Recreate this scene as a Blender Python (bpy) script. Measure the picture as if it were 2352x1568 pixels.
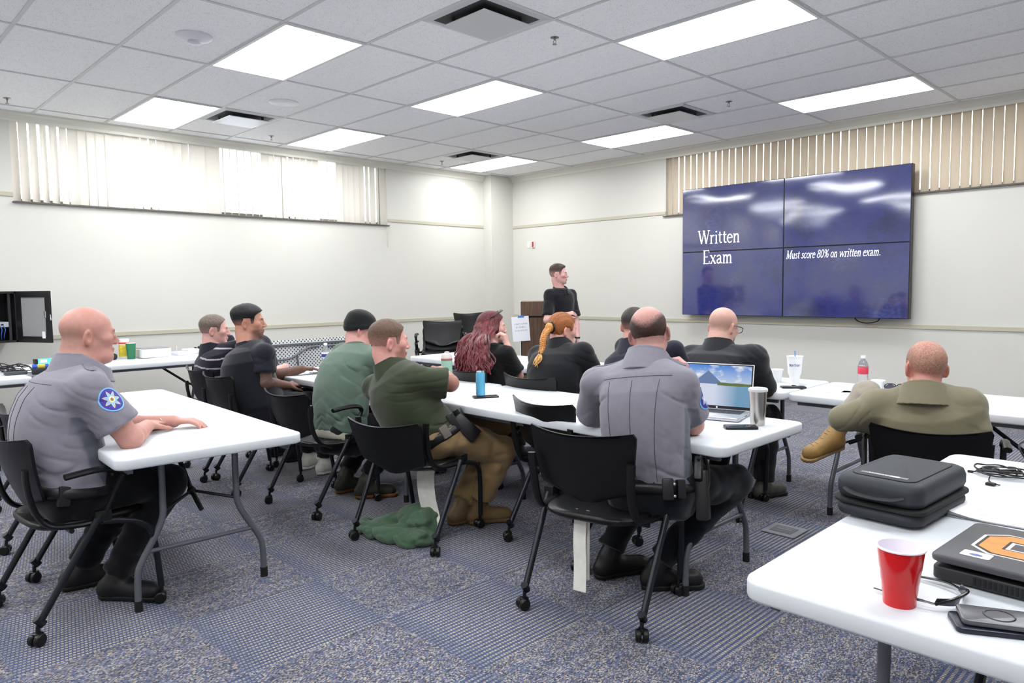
import bpy, bmesh, math, random
import numpy as np
from mathutils import Vector, Matrix
for o in list(bpy.data.objects): bpy.data.objects.remove(o)
SC = bpy.context.scene
COL = SC.collection
PI = math.pi
# ---------------------------------------------------------------- camera, world, exposure
CAM = Vector((8.404, -7.918, 1.338))
def make_camera():
    yaw, pitch, roll = math.radians(134.62784), math.radians(-4.23127), math.radians(-0.63173)
    cy, sy, cp, sp = math.cos(yaw), math.sin(yaw), math.cos(pitch), math.sin(pitch)
    f = Vector((cy*cp, sy*cp, sp)); r = Vector((sy, -cy, 0)); u = r.cross(f)
    cr, sr = math.cos(roll), math.sin(roll)
    r2 = r*cr + u*sr; u2 = u*cr - r*sr
    cd = bpy.data.cameras.new('camera'); cam = bpy.data.objects.new('camera', cd); COL.objects.link(cam)
    m = Matrix((r2, u2, -f)).transposed().to_4x4(); m.translation = CAM
    cam.matrix_world = m
    cd.sensor_width = 36.0; cd.sensor_fit = 'HORIZONTAL'
    cd.lens = 1660.067/2352*36.0
    cd.shift_x = -46.85/2352
    cd.clip_start = 0.05; cd.clip_end = 200
    SC.camera = cam
make_camera()
w = bpy.data.worlds.new('daylight'); SC.world = w; w.use_nodes = True
bg = w.node_tree.nodes['Background']; bg.inputs['Color'].default_value = (0.86, 0.93, 1.0, 1); bg.inputs['Strength'].default_value = 4.0
SC.view_settings.view_transform = 'Standard'; SC.view_settings.look = 'None'
SC.view_settings.exposure = 0.0; SC.view_settings.gamma = 1.0; SC.view_settings.use_curve_mapping = False
LAMP = 17.5
# ---------------------------------------------------------------- tags
def tag(o, label=None, cat=None, group=None, kind=None):
    if label: o['label'] = label
    if cat: o['category'] = cat
    if group: o['group'] = group
    if kind: o['kind'] = kind
    return o
def empty(name, loc=(0, 0, 0), rz=0.0, label=None, cat=None, group=None):
    o = bpy.data.objects.new(name, None); COL.objects.link(o)
    o.empty_display_size = 0.1; o.location = loc; o.rotation_euler = (0, 0, rz)
    return tag(o, label, cat, group)
def copy_tree(o, parent=None):
    c = o.copy(); COL.objects.link(c); c.parent = parent
    for ch in o.children: copy_tree(ch, c)
    return c
def srgb(r, g, b):
    f = lambda c: (c/255/12.92) if c/255 <= 0.04045 else ((c/255+0.055)/1.055)**2.4
    return (f(r), f(g), f(b), 1.0)
# ---------------------------------------------------------------- materials
MATS = {}
def mat(name, color=(0.8, 0.8, 0.8, 1), rough=0.5, metal=0.0, bump=None, spec=0.5, emit=None, estr=0.0, alpha=1.0, trans=0.0, coat=0.0, attr=None, var=0.0, varscale=20, sheen=0.0, sss=0.0, ior=1.45):
    if name in MATS: return MATS[name]
    m = bpy.data.materials.new(name); m.use_nodes = True; nt = m.node_tree; b = nt.nodes['Principled BSDF']
    b.inputs['Base Color'].default_value = color; b.inputs['Roughness'].default_value = rough; b.inputs['Metallic'].default_value = metal
    b.inputs['Specular IOR Level'].default_value = spec; b.inputs['IOR'].default_value = ior
    b.inputs['Alpha'].default_value = alpha; b.inputs['Transmission Weight'].default_value = trans; b.inputs['Coat Weight'].default_value = coat
    b.inputs['Sheen Weight'].default_value = sheen
    if sss: b.inputs['Subsurface Weight'].default_value = sss; b.inputs['Subsurface Radius'].default_value = (0.012, 0.005, 0.003); b.inputs['Subsurface Scale'].default_value = 0.6
    if emit: b.inputs['Emission Color'].default_value = emit; b.inputs['Emission Strength'].default_value = estr
    src = None
    tc = nt.nodes.new('ShaderNodeTexCoord')
    if attr:
        a = nt.nodes.new('ShaderNodeAttribute'); a.attribute_name = attr; src = a.outputs['Color']
    if var:
        n = nt.nodes.new('ShaderNodeTexNoise'); n.inputs['Scale'].default_value = varscale; n.inputs['Detail'].default_value = 4
        nt.links.new(tc.outputs['Object'], n.inputs['Vector'])
        mr = nt.nodes.new('ShaderNodeMapRange'); mr.inputs['From Min'].default_value = 0.3; mr.inputs['From Max'].default_value = 0.7
        mr.inputs['To Min'].default_value = 1-var; mr.inputs['To Max'].default_value = 1+var
        nt.links.new(n.outputs['Fac'], mr.inputs['Value'])
        vm = nt.nodes.new('ShaderNodeVectorMath'); vm.operation = 'SCALE'
        if src: nt.links.new(src, vm.inputs[0])
        else: vm.inputs[0].default_value = color[:3]
        nt.links.new(mr.outputs['Result'], vm.inputs['Scale']); src = vm.outputs['Vector']
    if src: nt.links.new(src, b.inputs['Base Color'])
    if bump:
        scale, strength, dist = bump
        n = nt.nodes.new('ShaderNodeTexNoise'); n.inputs['Scale'].default_value = scale; n.inputs['Detail'].default_value = 3
        nt.links.new(tc.outputs['Object'], n.inputs['Vector'])
        bp = nt.nodes.new('ShaderNodeBump'); bp.inputs['Strength'].default_value = strength; bp.inputs['Distance'].default_value = dist
        nt.links.new(n.outputs['Fac'], bp.inputs['Height']); nt.links.new(bp.outputs['Normal'], b.inputs['Normal'])
    MATS[name] = m
    return m
def N(nt, t, **k):
    n = nt.nodes.new(t)
    for a, v in k.items(): setattr(n, a, v)
    return n
def math_node(nt, op, a, b=None, clamp=False):
    n = nt.nodes.new('ShaderNodeMath'); n.operation = op; n.use_clamp = clamp
    for i, v in enumerate((a, b)):
        if v is None: continue
        if isinstance(v, (int, float)): n.inputs[i].default_value = v
        else: nt.links.new(v, n.inputs[i])
    return n.outputs[0]
def mixc(nt, fac, a, b):
    n = nt.nodes.new('ShaderNodeMix'); n.data_type = 'RGBA'
    for s, v in ((0, fac), (6, a), (7, b)):
        if isinstance(v, (int, float)): n.inputs[s].default_value = v
        elif isinstance(v, tuple): n.inputs[s].default_value = v
        else: nt.links.new(v, n.inputs[s])
    return n.outputs[2]
# ---------------------------------------------------------------- mesh builder
class MB:
    def __init__(s): s.v = []; s.f = []; s.mi = []; s.m = 0
    def add(s, vs, fs, M=None):
        k = len(s.v)
        for p in vs:
            s.v.append(tuple(M @ Vector(p)) if M is not None else tuple(p))
        for f in fs: s.f.append([i+k for i in f]); s.mi.append(s.m)
        return s
    def box(s, x0, x1, y0, y1, z0, z1, M=None, b=0.0):
        if b <= 0:
            vs = [(x, y, z) for x in (x0, x1) for y in (y0, y1) for z in (z0, z1)]
            return s.add(vs, [(0, 1, 3, 2), (4, 6, 7, 5), (0, 4, 5, 1), (2, 3, 7, 6), (0, 2, 6, 4), (1, 5, 7, 3)], M)
        bm = bmesh.new(); bmesh.ops.create_cube(bm, size=1)
        for v in bm.verts: v.co = Vector(((x0+x1)/2+v.co.x*(x1-x0), (y0+y1)/2+v.co.y*(y1-y0), (z0+z1)/2+v.co.z*(z1-z0)))
        bmesh.ops.bevel(bm, geom=list(bm.edges), offset=b, segments=2, affect='EDGES', profile=0.6)
        vs = [tuple(v.co) for v in bm.verts]; fs = [[v.index for v in f.verts] for f in bm.faces]; bm.free()
        return s.add(vs, fs, M)
    def rslab(s, x0, x1, y0, y1, z0, z1, r, M=None, seg=6, e=0.004):
        # slab with rounded plan corners and eased top and bottom edges
        def ring(ins, z):
            out = []
            rr = max(r-ins, 0.0005)
            for cx, cy, a0 in ((x1-r, y1-r, 0), (x0+r, y1-r, 90), (x0+r, y0+r, 180), (x1-r, y0+r, 270)):
                for i in range(seg+1):
                    a = math.radians(a0+90*i/seg); out.append((cx+rr*math.cos(a), cy+rr*math.sin(a), z))
            return out
        rings = [ring(e, z0), ring(e*0.3, z0+e*0.3), ring(0, z0+e), ring(0, z1-e), ring(e*0.3, z1-e*0.3), ring(e, z1)]
        n = len(rings[0]); vs = sum(rings, []); fs = []
        for k in range(len(rings)-1):
            for i in range(n): fs.append((k*n+i, k*n+(i+1) % n, (k+1)*n+(i+1) % n, (k+1)*n+i))
        fs.append(tuple(range(n))[::-1]); fs.append(tuple(range((len(rings)-1)*n, len(rings)*n)))
        return s.add(vs, fs, M)
    def tube(s, path, r, n=10, M=None, caps=True, flat=1.0):
        P = [Vector(p) for p in path]; rs = r if isinstance(r, (list, tuple)) else [r]*len(P)
        vs = []; fs = []; prev = None
        for i, p in enumerate(P):
            t = (P[min(i+1, len(P)-1)]-P[max(i-1, 0)]).normalized()
            if prev is None:
                a = Vector((0, 0, 1)) if abs(t.z) < 0.9 else Vector((0, 1, 0))
                u = t.cross(a).normalized()
            else:
                u = (prev - t*prev.dot(t)).normalized()
            prev = u; w_ = t.cross(u)
            for k in range(n):
                a = 2*PI*k/n; vs.append(tuple(p+u*math.cos(a)*rs[i]+w_*math.sin(a)*rs[i]*flat))
        for i in range(len(P)-1):
            for k in range(n): fs.append((i*n+k, i*n+(k+1) % n, (i+1)*n+(k+1) % n, (i+1)*n+k))
        if caps: fs.append(tuple(range(n))[::-1]); fs.append(tuple(range((len(P)-1)*n, len(P)*n)))
        return s.add(vs, fs, M)
    def lathe(s, prof, n=28, M=None, cap=True):
        vs = []; fs = []
        for r, z in prof:
            for k in range(n): a = 2*PI*k/n; vs.append((r*math.cos(a), r*math.sin(a), z))
        for i in range(len(prof)-1):
            for k in range(n): fs.append((i*n+k, i*n+(k+1) % n, (i+1)*n+(k+1) % n, (i+1)*n+k))
        if cap: fs.append(tuple(range(n))[::-1]); fs.append(tuple(range((len(prof)-1)*n, len(prof)*n)))
        return s.add(vs, fs, M)
    def ball(s, c, r, n=12, M=None, sc=(1, 1, 1)):
        vs = []; fs = []; m = max(4, n//2+1)
        for i in range(m+1):
            th = PI*i/m
            for k in range(n):
                a = 2*PI*k/n; vs.append((c[0]+r*sc[0]*math.sin(th)*math.cos(a), c[1]+r*sc[1]*math.sin(th)*math.sin(a), c[2]+r*sc[2]*math.cos(th)))
        for i in range(m):
            for k in range(n): fs.append((i*n+k, (i+1)*n+k, (i+1)*n+(k+1) % n, i*n+(k+1) % n))
        return s.add(vs, fs, M)
    def build(s, name, m, parent=None, smooth=True, angle=35):
        me = bpy.data.meshes.new(name)
        me.from_pydata(s.v, [], s.f)
        ms = m if isinstance(m, (list, tuple)) else [m]
        for q in ms: me.materials.append(q)
        if len(ms) > 1: me.polygons.foreach_set('material_index', s.mi)
        me.validate(); me.update()
        if smooth:
            me.polygons.foreach_set('use_smooth', [True]*len(me.polygons))
            try: me.set_sharp_from_angle(angle=math.radians(angle))
            except Exception: pass
        o = bpy.data.objects.new(name, me); COL.objects.link(o)
        if parent: o.parent = parent
        return o
def TR(x=0, y=0, z=0, rz=0, rx=0, ry=0):
    return Matrix.Translation((x, y, z)) @ Matrix.Rotation(rz, 4, 'Z') @ Matrix.Rotation(ry, 4, 'Y') @ Matrix.Rotation(rx, 4, 'X')
def spline(pts, n=6):
    P = [Vector(p) for p in pts]; out = []
    for i in range(len(P)-1):
        p0 = P[max(i-1, 0)]; p1 = P[i]; p2 = P[i+1]; p3 = P[min(i+2, len(P)-1)]
        for k in range(n):
            t = k/n
            out.append(0.5*((2*p1)+(p2-p0)*t+(2*p0-5*p1+4*p2-p3)*t*t+(3*p1-p0-3*p2+p3)*t**3))
    out.append(P[-1]); return [tuple(p) for p in out]
# ---------------------------------------------------------------- stroke lettering (each glyph: strokes as polylines in a 0..1 em box; second value = width)
def arc(cx, cy, rx, ry, a0, a1, n=10):
    return [(cx+rx*math.cos(math.radians(a0+(a1-a0)*i/n)), cy+ry*math.sin(math.radians(a0+(a1-a0)*i/n))) for i in range(n+1)]
def sf(x, y, h=0.1): return ([(x-h, y), (x+h, y)], 0.6)
GL = {
 'W': (1.02, [([(0.08, 1), (0.32, 0)], 1.2), ([(0.32, 0), (0.52, 1)], .6), ([(0.52, 1), (0.74, 0)], 1.2), ([(0.74, 0), (0.95, 1)], .6), sf(.08, 1), sf(.52, 1), sf(.94, 1)]),
 'E': (0.66, [([(0.16, 0), (0.16, 1)], 1.2), ([(0.05, 1), (0.56, 1), (0.57, .84)], .6), ([(0.16, .52), (0.45, .52)], .6), ([(0.05, 0), (0.58, 0), (0.6, .18)], .6)]),
 'M': (0.95, [([(0.16, 0), (0.16, 1)], .7), ([(0.16, 1), (0.45, .05)], 1.1), ([(0.45, .05), (0.76, 1)], .6), ([(0.78, 1), (0.78, 0)], 1.2), sf(.16, 0), sf(.78, 0), sf(.12, 1), sf(.82, 1)]),
 'r': (0.44, [([(0.15, 0), (0.15, .62)], 1.1), ([(0.15, .42), (.24, .58), (.36, .62), (.4, .56)], .9), sf(.15, 0), ([(0.04, .62), (.15, .62)], .6)]),
 'i': (0.30, [([(0.15, 0), (0.15, .62)], 1.1), ([(0.15, .84), (0.15, .93)], 1.4), sf(.15, 0), ([(0.05, .62), (.15, .62)], .6)]),
 't': (0.38, [([(0.16, .85), (0.16, .15), (.22, .02), (.34, .05)], 1.1), ([(0.04, .62), (.34, .62)], .7)]),
 'e': (0.50, [(arc(.25, .31, .2, .31, 8, 318, 14), 1.0), ([(0.06, .36), (.44, .36)], .6)]),
 'n': (0.60, [([(0.14, 0), (0.14, .62)], 1.1), ([(0.14, .45), (.26, .6), (.4, .6), (.45, .46), (.45, 0)], 1.1), sf(.14, 0), sf(.45, 0), ([(0.04, .62), (.14, .62)], .6)]),
 'x': (0.54, [([(0.08, .62), (.44, 0)], 1.2), ([(0.44, .62), (.08, 0)], .6), sf(.08, 0, .08), sf(.44, 0, .08), sf(.08, .62, .08), sf(.44, .62, .08)]),
 'a': (0.52, [([(.08, .5), (.16, .61), (.3, .61), (.37, .5), (.37, .1), (.42, .02), (.49, .04)], 1.0), ([(.37, .36), (.2, .32), (.08, .22), (.08, .08), (.18, 0), (.3, .04), (.37, .14)], 1.0)]),
 'm': (0.90, [([(0.14, 0), (0.14, .62)], 1.1), ([(0.14, .45), (.25, .6), (.37, .6), (.42, .46), (.42, 0)], 1.1), ([(0.42, .45), (.53, .6), (.66, .6), (.71, .46), (.71, 0)], 1.1), sf(.14, 0), sf(.42, 0), sf(.71, 0), ([(0.04, .62), (.14, .62)], .6)]),
 'u': (0.60, [([(0.14, .62), (0.14, .15), (.22, .01), (.34, .03), (.45, .18)], 1.1), ([(.45, .62), (.45, 0)], 1.1), sf(.47, 0, .07), sf(.1, .62, .06), sf(.41, .62, .06)]),
 's': (0.42, [([(.35, .52), (.26, .62), (.12, .58), (.1, .46), (.2, .35), (.33, .27), (.35, .12), (.22, 0), (.09, .03), (.06, .13)], 1.0)]),
 'c': (0.46, [(arc(.25, .31, .19, .31, 50, 315, 12), 1.0)]),
 'o': (0.54, [(arc(.27, .31, .21, .31, 0, 360, 16), 1.0)]),
 'w': (0.82, [([(0.06, .62), (0.24, 0)], 1.1), ([(0.24, 0), (0.4, .62)], .6), ([(0.4, .62), (0.58, 0)], 1.1), ([(0.58, 0), (0.75, .62)], .6), sf(.06, .62, .07), sf(.4, .62, .07), sf(.75, .62, .07)]),
 '8': (0.56, [(arc(.28, .72, .17, .23, 0, 360, 14), .9), (arc(.28, .26, .21, .26, 0, 360, 14), 1.0)]),
 '0': (0.56, [(arc(.28, .48, .21, .48, 0, 360, 18), 1.0)]),
 '%': (0.82, [(arc(.2, .74, .14, .22, 0, 360, 12), .8), (arc(.62, .22, .14, .22, 0, 360, 12), .8), ([(.62, .96), (.2, 0)], .7)]),
 '.': (0.28, [([(.12, .0), (.12, .09)], 1.6)]),
 ' ': (0.28, []),
 'O': (0.80, [(arc(.4, .5, .32, .5, 0, 360, 18), 1.2)]), 'U': (0.76, [([(.1, 1), (.1, .3), (.22, .02), (.5, .02), (.62, .3), (.62, 1)], 1.2)]),
 'N': (0.78, [([(.1, 0), (.1, 1), (.64, 0), (.64, 1)], 1.2)]), 'T': (0.66, [([(.02, 1), (.62, 1)], 1.2), ([(.32, 1), (.32, 0)], 1.2)]),
 'A': (0.74, [([(.04, 0), (.35, 1), (.67, 0)], 1.2), ([(.15, .35), (.56, .35)], 1.0)]), 'I': (0.3, [([(.12, 0), (.12, 1)], 1.2)]),
 'b': (0.56, [([(.1, 1), (.1, 0)], 1.1), (arc(.29, .31, .19, .31, 0, 360, 14), 1.0)]),
}
def text_ribbons(s, h, wt=0.085, slant=0.0):
    out = []; x = 0.0
    for ch in s:
        w_, strokes = GL[ch]
        for pts, k in strokes: out.append(([((x+px+slant*py)*h, py*h) for px, py in pts], wt*k*h/2))
        x += w_
    return out, x*h
def add_text(mb, s, h, M, wt=0.085, slant=0.0, warp=None, depth=0.0):
    rib, wd = text_ribbons(s, h, wt, slant)
    for pts, hw in rib:
        P = [Vector((a, b)) for a, b in pts]; vs = []; fs = []
        for i, p in enumerate(P):
            t = (P[min(i+1, len(P)-1)]-P[max(i-1, 0)]).normalized(); n = Vector((-t.y, t.x))
            for q in (p+n*hw, p-n*hw):
                vs.append((q.x, q.y, depth) if warp is None else warp(q.x, q.y))
        for i in range(len(P)-1): fs.append((2*i, 2*i+1, 2*i+3, 2*i+2))
        mb.add(vs, fs, M)
    return wd
# ---------------------------------------------------------------- the room's materials
def wall_mat():
    m = mat('wall_paint', srgb(208, 206, 199), 0.42, bump=(260, 0.15, 0.002), spec=0.4, var=0.012, varscale=1.5); return m
WALL = wall_mat()
TRIMM = mat('cream_trim', srgb(186, 181, 162), 0.45)
COVE = mat('cove_white', srgb(222, 220, 210), 0.5)
BASEM = mat('rubber_base', srgb(112, 112, 116), 0.5)
GRIDM = mat('grid_white', srgb(206, 206, 206), 0.5)
def ceiling_mat():
    m = bpy.data.materials.new('mineral_tile'); m.use_nodes = True; nt = m.node_tree; b = nt.nodes['Principled BSDF']
    b.inputs['Roughness'].default_value = 0.9; b.inputs['Specular IOR Level'].default_value = 0.15
    g = N(nt, 'ShaderNodeNewGeometry')
    mp = N(nt, 'ShaderNodeMapping'); mp.inputs['Scale'].default_value = (1, 1.5, 1); nt.links.new(g.outputs['Position'], mp.inputs['Vector'])
    n = N(nt, 'ShaderNodeTexNoise'); n.inputs['Scale'].default_value = 130; n.inputs['Detail'].default_value = 2; n.inputs['Roughness'].default_value = .6
    nt.links.new(mp.outputs[0], n.inputs['Vector'])
    n2 = N(nt, 'ShaderNodeTexNoise'); n2.inputs['Scale'].default_value = 28; nt.links.new(mp.outputs[0], n2.inputs['Vector'])
    th = math_node(nt, 'MULTIPLY', n2.outputs['Fac'], 0.2)
    v = math_node(nt, 'ADD', n.outputs['Fac'], th)
    r = N(nt, 'ShaderNodeValToRGB'); r.color_ramp.elements[0].position = 0.70; r.color_ramp.elements[0].color = srgb(247, 247, 248)
    r.color_ramp.elements[1].position = 0.80; r.color_ramp.elements[1].color = srgb(176, 176, 178)
    nt.links.new(v, r.inputs[0]); nt.links.new(r.outputs[0], b.inputs['Base Color'])
    bp = N(nt, 'ShaderNodeBump'); bp.inputs['Strength'].default_value = .25; bp.inputs['Distance'].default_value = .003; bp.invert = True
    nt.links.new(v, bp.inputs['Height']); nt.links.new(bp.outputs[0], b.inputs['Normal'])
    return m
def carpet_mat():
    m = bpy.data.materials.new('carpet_tiles'); m.use_nodes = True; nt = m.node_tree; b = nt.nodes['Principled BSDF']
    b.inputs['Roughness'].default_value = 0.95; b.inputs['Specular IOR Level'].default_value = 0.1; b.inputs['Sheen Weight'].default_value = .15
    g = N(nt, 'ShaderNodeNewGeometry'); s = N(nt, 'ShaderNodeSeparateXYZ'); nt.links.new(g.outputs['Position'], s.inputs[0])
    T = 0.578
    x = math_node(nt, 'DIVIDE', math_node(nt, 'SUBTRACT', s.outputs[0], 5.395), T); y = math_node(nt, 'DIVIDE', math_node(nt, 'SUBTRACT', s.outputs[1], -6.31), T)
    ix = math_node(nt, 'FLOOR', x); iy = math_node(nt, 'FLOOR', y)
    par = math_node(nt, 'ABSOLUTE', math_node(nt, 'MODULO', math_node(nt, 'ADD', ix, iy), 2.0))      # 0 / 1 chequer: quarter-turned tiles
    u0 = math_node(nt, 'SUBTRACT', x, ix); v0 = math_node(nt, 'SUBTRACT', y, iy)
    # local coordinates: rows run across in one kind of tile and along in the other
    rows = 140.0
    cu = math_node(nt, 'FLOOR', math_node(nt, 'MULTIPLY', x, rows)); cv = math_node(nt, 'FLOOR', math_node(nt, 'MULTIPLY', y, rows*0.62))
    cmb = N(nt, 'ShaderNodeCombineXYZ'); nt.links.new(cu, cmb.inputs[0]); nt.links.new(cv, cmb.inputs[1])
    wn = N(nt, 'ShaderNodeTexWhiteNoise'); wn.noise_dimensions = '3D'; nt.links.new(cmb.outputs[0], wn.inputs['Vector'])
    yarn = N(nt, 'ShaderNodeValToRGB'); yarn.color_ramp.interpolation = 'CONSTANT'
    cols = [(0, srgb(50, 54, 70)), (.18, srgb(88, 95, 122)), (.5, srgb(68, 74, 98)), (.60, srgb(116, 117, 126)), (.76, srgb(158, 150, 136)), (.95, srgb(104, 84, 76))]
    el = yarn.color_ramp.elements; el[0].position = 0; el[0].color = cols[0][1]; el[1].position = cols[1][0]; el[1].color = cols[1][1]
    for p_, c_ in cols[2:]: e = el.new(p_); e.color = c_
    nt.links.new(wn.outputs['Value'], yarn.inputs[0])
    # long soft streaks in the plain tiles
    st = N(nt, 'ShaderNodeTexNoise'); mp = N(nt, 'ShaderNodeMapping'); mp.inputs['Scale'].default_value = (30, 3, 1); nt.links.new(g.outputs['Position'], mp.inputs['Vector']); nt.links.new(mp.outputs[0], st.inputs['Vector']); st.inputs['Scale'].default_value = 1.0
    stv = N(nt, 'ShaderNodeMapRange'); stv.inputs['From Min'].default_value = .35; stv.inputs['From Max'].default_value = .65; stv.inputs['To Min'].default_value = .78; stv.inputs['To Max'].default_value = 1.18; nt.links.new(st.outputs['Fac'], stv.inputs['Value'])
    vm = N(nt, 'ShaderNodeVectorMath', operation='SCALE'); nt.links.new(yarn.outputs[0], vm.inputs[0]); nt.links.new(stv.outputs[0], vm.inputs['Scale'])
    # striped tiles: beige dashes between blue ridges
    period = 26.0
    su = math_node(nt, 'FRACT', math_node(nt, 'MULTIPLY', x, period)); stripe = math_node(nt, 'GREATER_THAN', su, 0.50)
    dash = math_node(nt, 'GREATER_THAN', math_node(nt, 'FRACT', math_node(nt, 'ADD', math_node(nt, 'MULTIPLY', y, 44.0), math_node(nt, 'MULTIPLY', math_node(nt, 'FLOOR', math_node(nt, 'MULTIPLY', x, period)), .37))), .3)
    beige = mixc(nt, wn.outputs['Value'], srgb(184, 173, 146), srgb(126, 122, 120)); blue = mixc(nt, wn.outputs['Value'], srgb(74, 88, 124), srgb(50, 58, 86))
    band = N(nt, 'ShaderNodeMapRange'); nt.links.new(math_node(nt, 'ABSOLUTE', math_node(nt, 'SUBTRACT', v0, .5)), band.inputs['Value']); band.inputs['From Min'].default_value = .3; band.inputs['From Max'].default_value = .5; band.inputs['To Min'].default_value = 1; band.inputs['To Max'].default_value = .5
    smask = math_node(nt, 'MULTIPLY', math_node(nt, 'MULTIPLY', stripe, dash), band.outputs[0])
    striped = mixc(nt, smask, blue, beige)
    colr = mixc(nt, par, vm.outputs[0], striped)
    big = N(nt, 'ShaderNodeTexNoise'); big.inputs['Scale'].default_value = 1.3; nt.links.new(g.outputs['Position'], big.inputs['Vector'])
    bv = N(nt, 'ShaderNodeMapRange'); bv.inputs['To Min'].default_value = .93; bv.inputs['To Max'].default_value = 1.07; nt.links.new(big.outputs['Fac'], bv.inputs['Value'])
    v2 = N(nt, 'ShaderNodeVectorMath', operation='SCALE'); nt.links.new(colr, v2.inputs[0]); nt.links.new(bv.outputs[0], v2.inputs['Scale'])
    nt.links.new(v2.outputs[0], b.inputs['Base Color'])
    bp = N(nt, 'ShaderNodeBump'); bp.inputs['Strength'].default_value = .5; bp.inputs['Distance'].default_value = .003
    hh = math_node(nt, 'ADD', wn.outputs['Value'], smask); nt.links.new(hh, bp.inputs['Height']); nt.links.new(bp.outputs[0], b.inputs['Normal'])
    return m
H = 3.055; RX, RY = 11.0, -11.0
def struct(name, mb, m, parent=None, label=None):
    o = mb.build(name, m, parent, smooth=False)
    if parent is None: tag(o, label, None, None, 'structure')
    return o
struct('floor', MB().box(-.3, RX+.3, RY-.3, .3, -.1, 0), carpet_mat(), label='floor of blue and beige carpet tiles, every other one striped')
struct('ceiling', MB().box(-.3, RX+.3, RY-.3, .3, H, H+.1), ceiling_mat(), label='suspended ceiling of pale speckled mineral tiles')
# window bands sit high in the left and the front wall
LW = (-6.42, -2.20, 2.215); FW = (3.03, 9.2, 2.245)
wl = MB(); wl.box(-.25, 0, RY, LW[0], 0, H).box(-.25, 0, LW[1], 0.25, 0, H).box(-.25, 0, LW[0], LW[1], 0, LW[2])
struct('wall_left', wl, WALL, label='cream painted wall on the left under the bright blinds')
wf = MB(); wf.box(0, FW[0], 0, .25, 0, H).box(FW[1], RX, 0, .25, 0, H).box(FW[0], FW[1], 0, .25, 0, FW[2])
struct('wall_front', wf, WALL, label='cream painted wall behind the screens')
struct('wall_right', MB().box(RX, RX+.25, RY, .25, 0, H), WALL, label='cream wall on the right side of the room')
struct('wall_back', MB().box(-.25, RX+.25, RY-.25, RY, 0, H), WALL, label='cream wall behind the camera')
struct('wall_corner', MB().box(0, .19, -.45, 0, 0, H), WALL, label='boxed-out corner column where the two walls meet')
# trims
def rail(n, z0, z1, d, lab):
    mb = MB(); mb.box(0, d, RY, -.45, z0, z1); mb.box(.19, RX, -d, 0, z0, z1)
    return mb
struct('trim_1', rail(0, .885, .925, .012, ''), TRIMM, label='lower chair rail, a thin beige band around the walls')
t2 = MB(); t2.box(0, .01, RY, LW[0], 2.262, 2.302).box(0, .01, LW[1], -.45, 2.262, 2.302).box(.19, FW[0], -.01, 0, 2.262, 2.302)
struct('trim_2', t2, TRIMM, label='upper beige band level with the window sills')
def cove(axis):
    prof = [(0, 0), (0, -.085), (.012, -.085), (.018, -.06), (.045, -.03), (.07, -.018), (.075, 0)]
    mb = MB(); vs = []
    for e in (0, 1):
        for a, z in prof:
            vs.append((a, RY if e == 0 else -a, H+z) if axis == 'x' else ((a if e == 0 else RX), -a, H+z))
    n = len(prof); fs = [(i, i+1, n+i+1, n+i) for i in range(n-1)]+[(n-1, 0, n, 2*n-1)]
    return mb.add(vs, fs)
struct('trim_3', cove('x'), COVE, label='off-white cove moulding at the ceiling over the left wall')
struct('trim_4', cove('y'), COVE, label='off-white cove moulding at the ceiling over the screens')
struct('baseboard_left', MB().box(0, .008, RY, -.45, 0, .1), BASEM, label='grey rubber baseboard along the left wall')
struct('baseboard_front', MB().box(.19, RX, -.008, 0, 0, .1).box(.19, RX, -.022, -.008, 0, .012), BASEM, label='grey rubber baseboard under the screens')
struct('baseboard_corner', MB().box(.19, .198, -.45, 0, 0, .1).box(0, .198, -.458, -.45, 0, .1), BASEM, label='grey rubber baseboard around the corner column')
# ceiling grid: tees every 2 ft one way and 4 ft the other
GX = lambda i: i*1.2192+3.95
GY = lambda j: j*.6096-6.24
g = MB()
i = -3
for i in range(-3, 6): 
    if 0.1 < GX(i) < RX: g.box(GX(i)-.012, GX(i)+.012, RY, 0, H-.006, H+.001)
for j in range(-8, 11):
    if RY+.05 < GY(j) < -.05: g.box(0, RX, GY(j)-.012, GY(j)+.012, H-.0055, H+.001)
struct('trim_5', g, GRIDM, label='white metal tees of the ceiling grid')
# windows: glass and frame in the openings
GLASS = mat('window_glass', (1, 1, 1, 1), 0.0, trans=1.0, ior=1.1)
FRM = mat('window_frame', srgb(150, 145, 135), .5)
def window(n, ax, a0, a1, z0, lab):
    o = empty('window_%d' % n, ((-.2, (a0+a1)/2, z0) if ax == 'x' else ((a0+a1)/2, .2, z0)), label=lab); o['kind'] = 'structure'
    L = a1-a0; fr = MB(); pn = MB(); k = max(3, round(L/1.4))
    M = Matrix.Rotation(PI/2, 4, 'Z') if ax == 'x' else Matrix.Identity(4)
    for q in range(k+1):
        x = -L/2+L*q/k; fr.box(x-.025, x+.025, -.02, .02, 0, H-z0, M)
    fr.box(-L/2, L/2, -.025, .025, 0, .05, M).box(-L/2, L/2, -.025, .025, H-z0-.05, H-z0, M)
    fr.build('window_frame', FRM, o, False)
    pn.box(-L/2, L/2, -.003, .003, .04, H-z0-.04, M); pn.build('pane', GLASS, o, False)
window(1, 'x', LW[0], LW[1], LW[2], 'long high window in the left wall behind the vertical blinds')
window(2, 'y', FW[0], FW[1], FW[2], 'long high window over the screens behind closed blinds')
SILL = mat('dark_sill', srgb(92, 88, 84), .5)
struct('trim_6', MB().box(-.18, .03, LW[0]-.01, LW[1]+.02, LW[2]-.012, LW[2]), SILL, label='thin dark sill under the left blinds')
struct('trim_7', MB().box(FW[0]-.03, FW[1]+.02, -.03, .18, FW[2]-.012, FW[2]), SILL, label='thin dark sill under the blinds over the screens')
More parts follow.
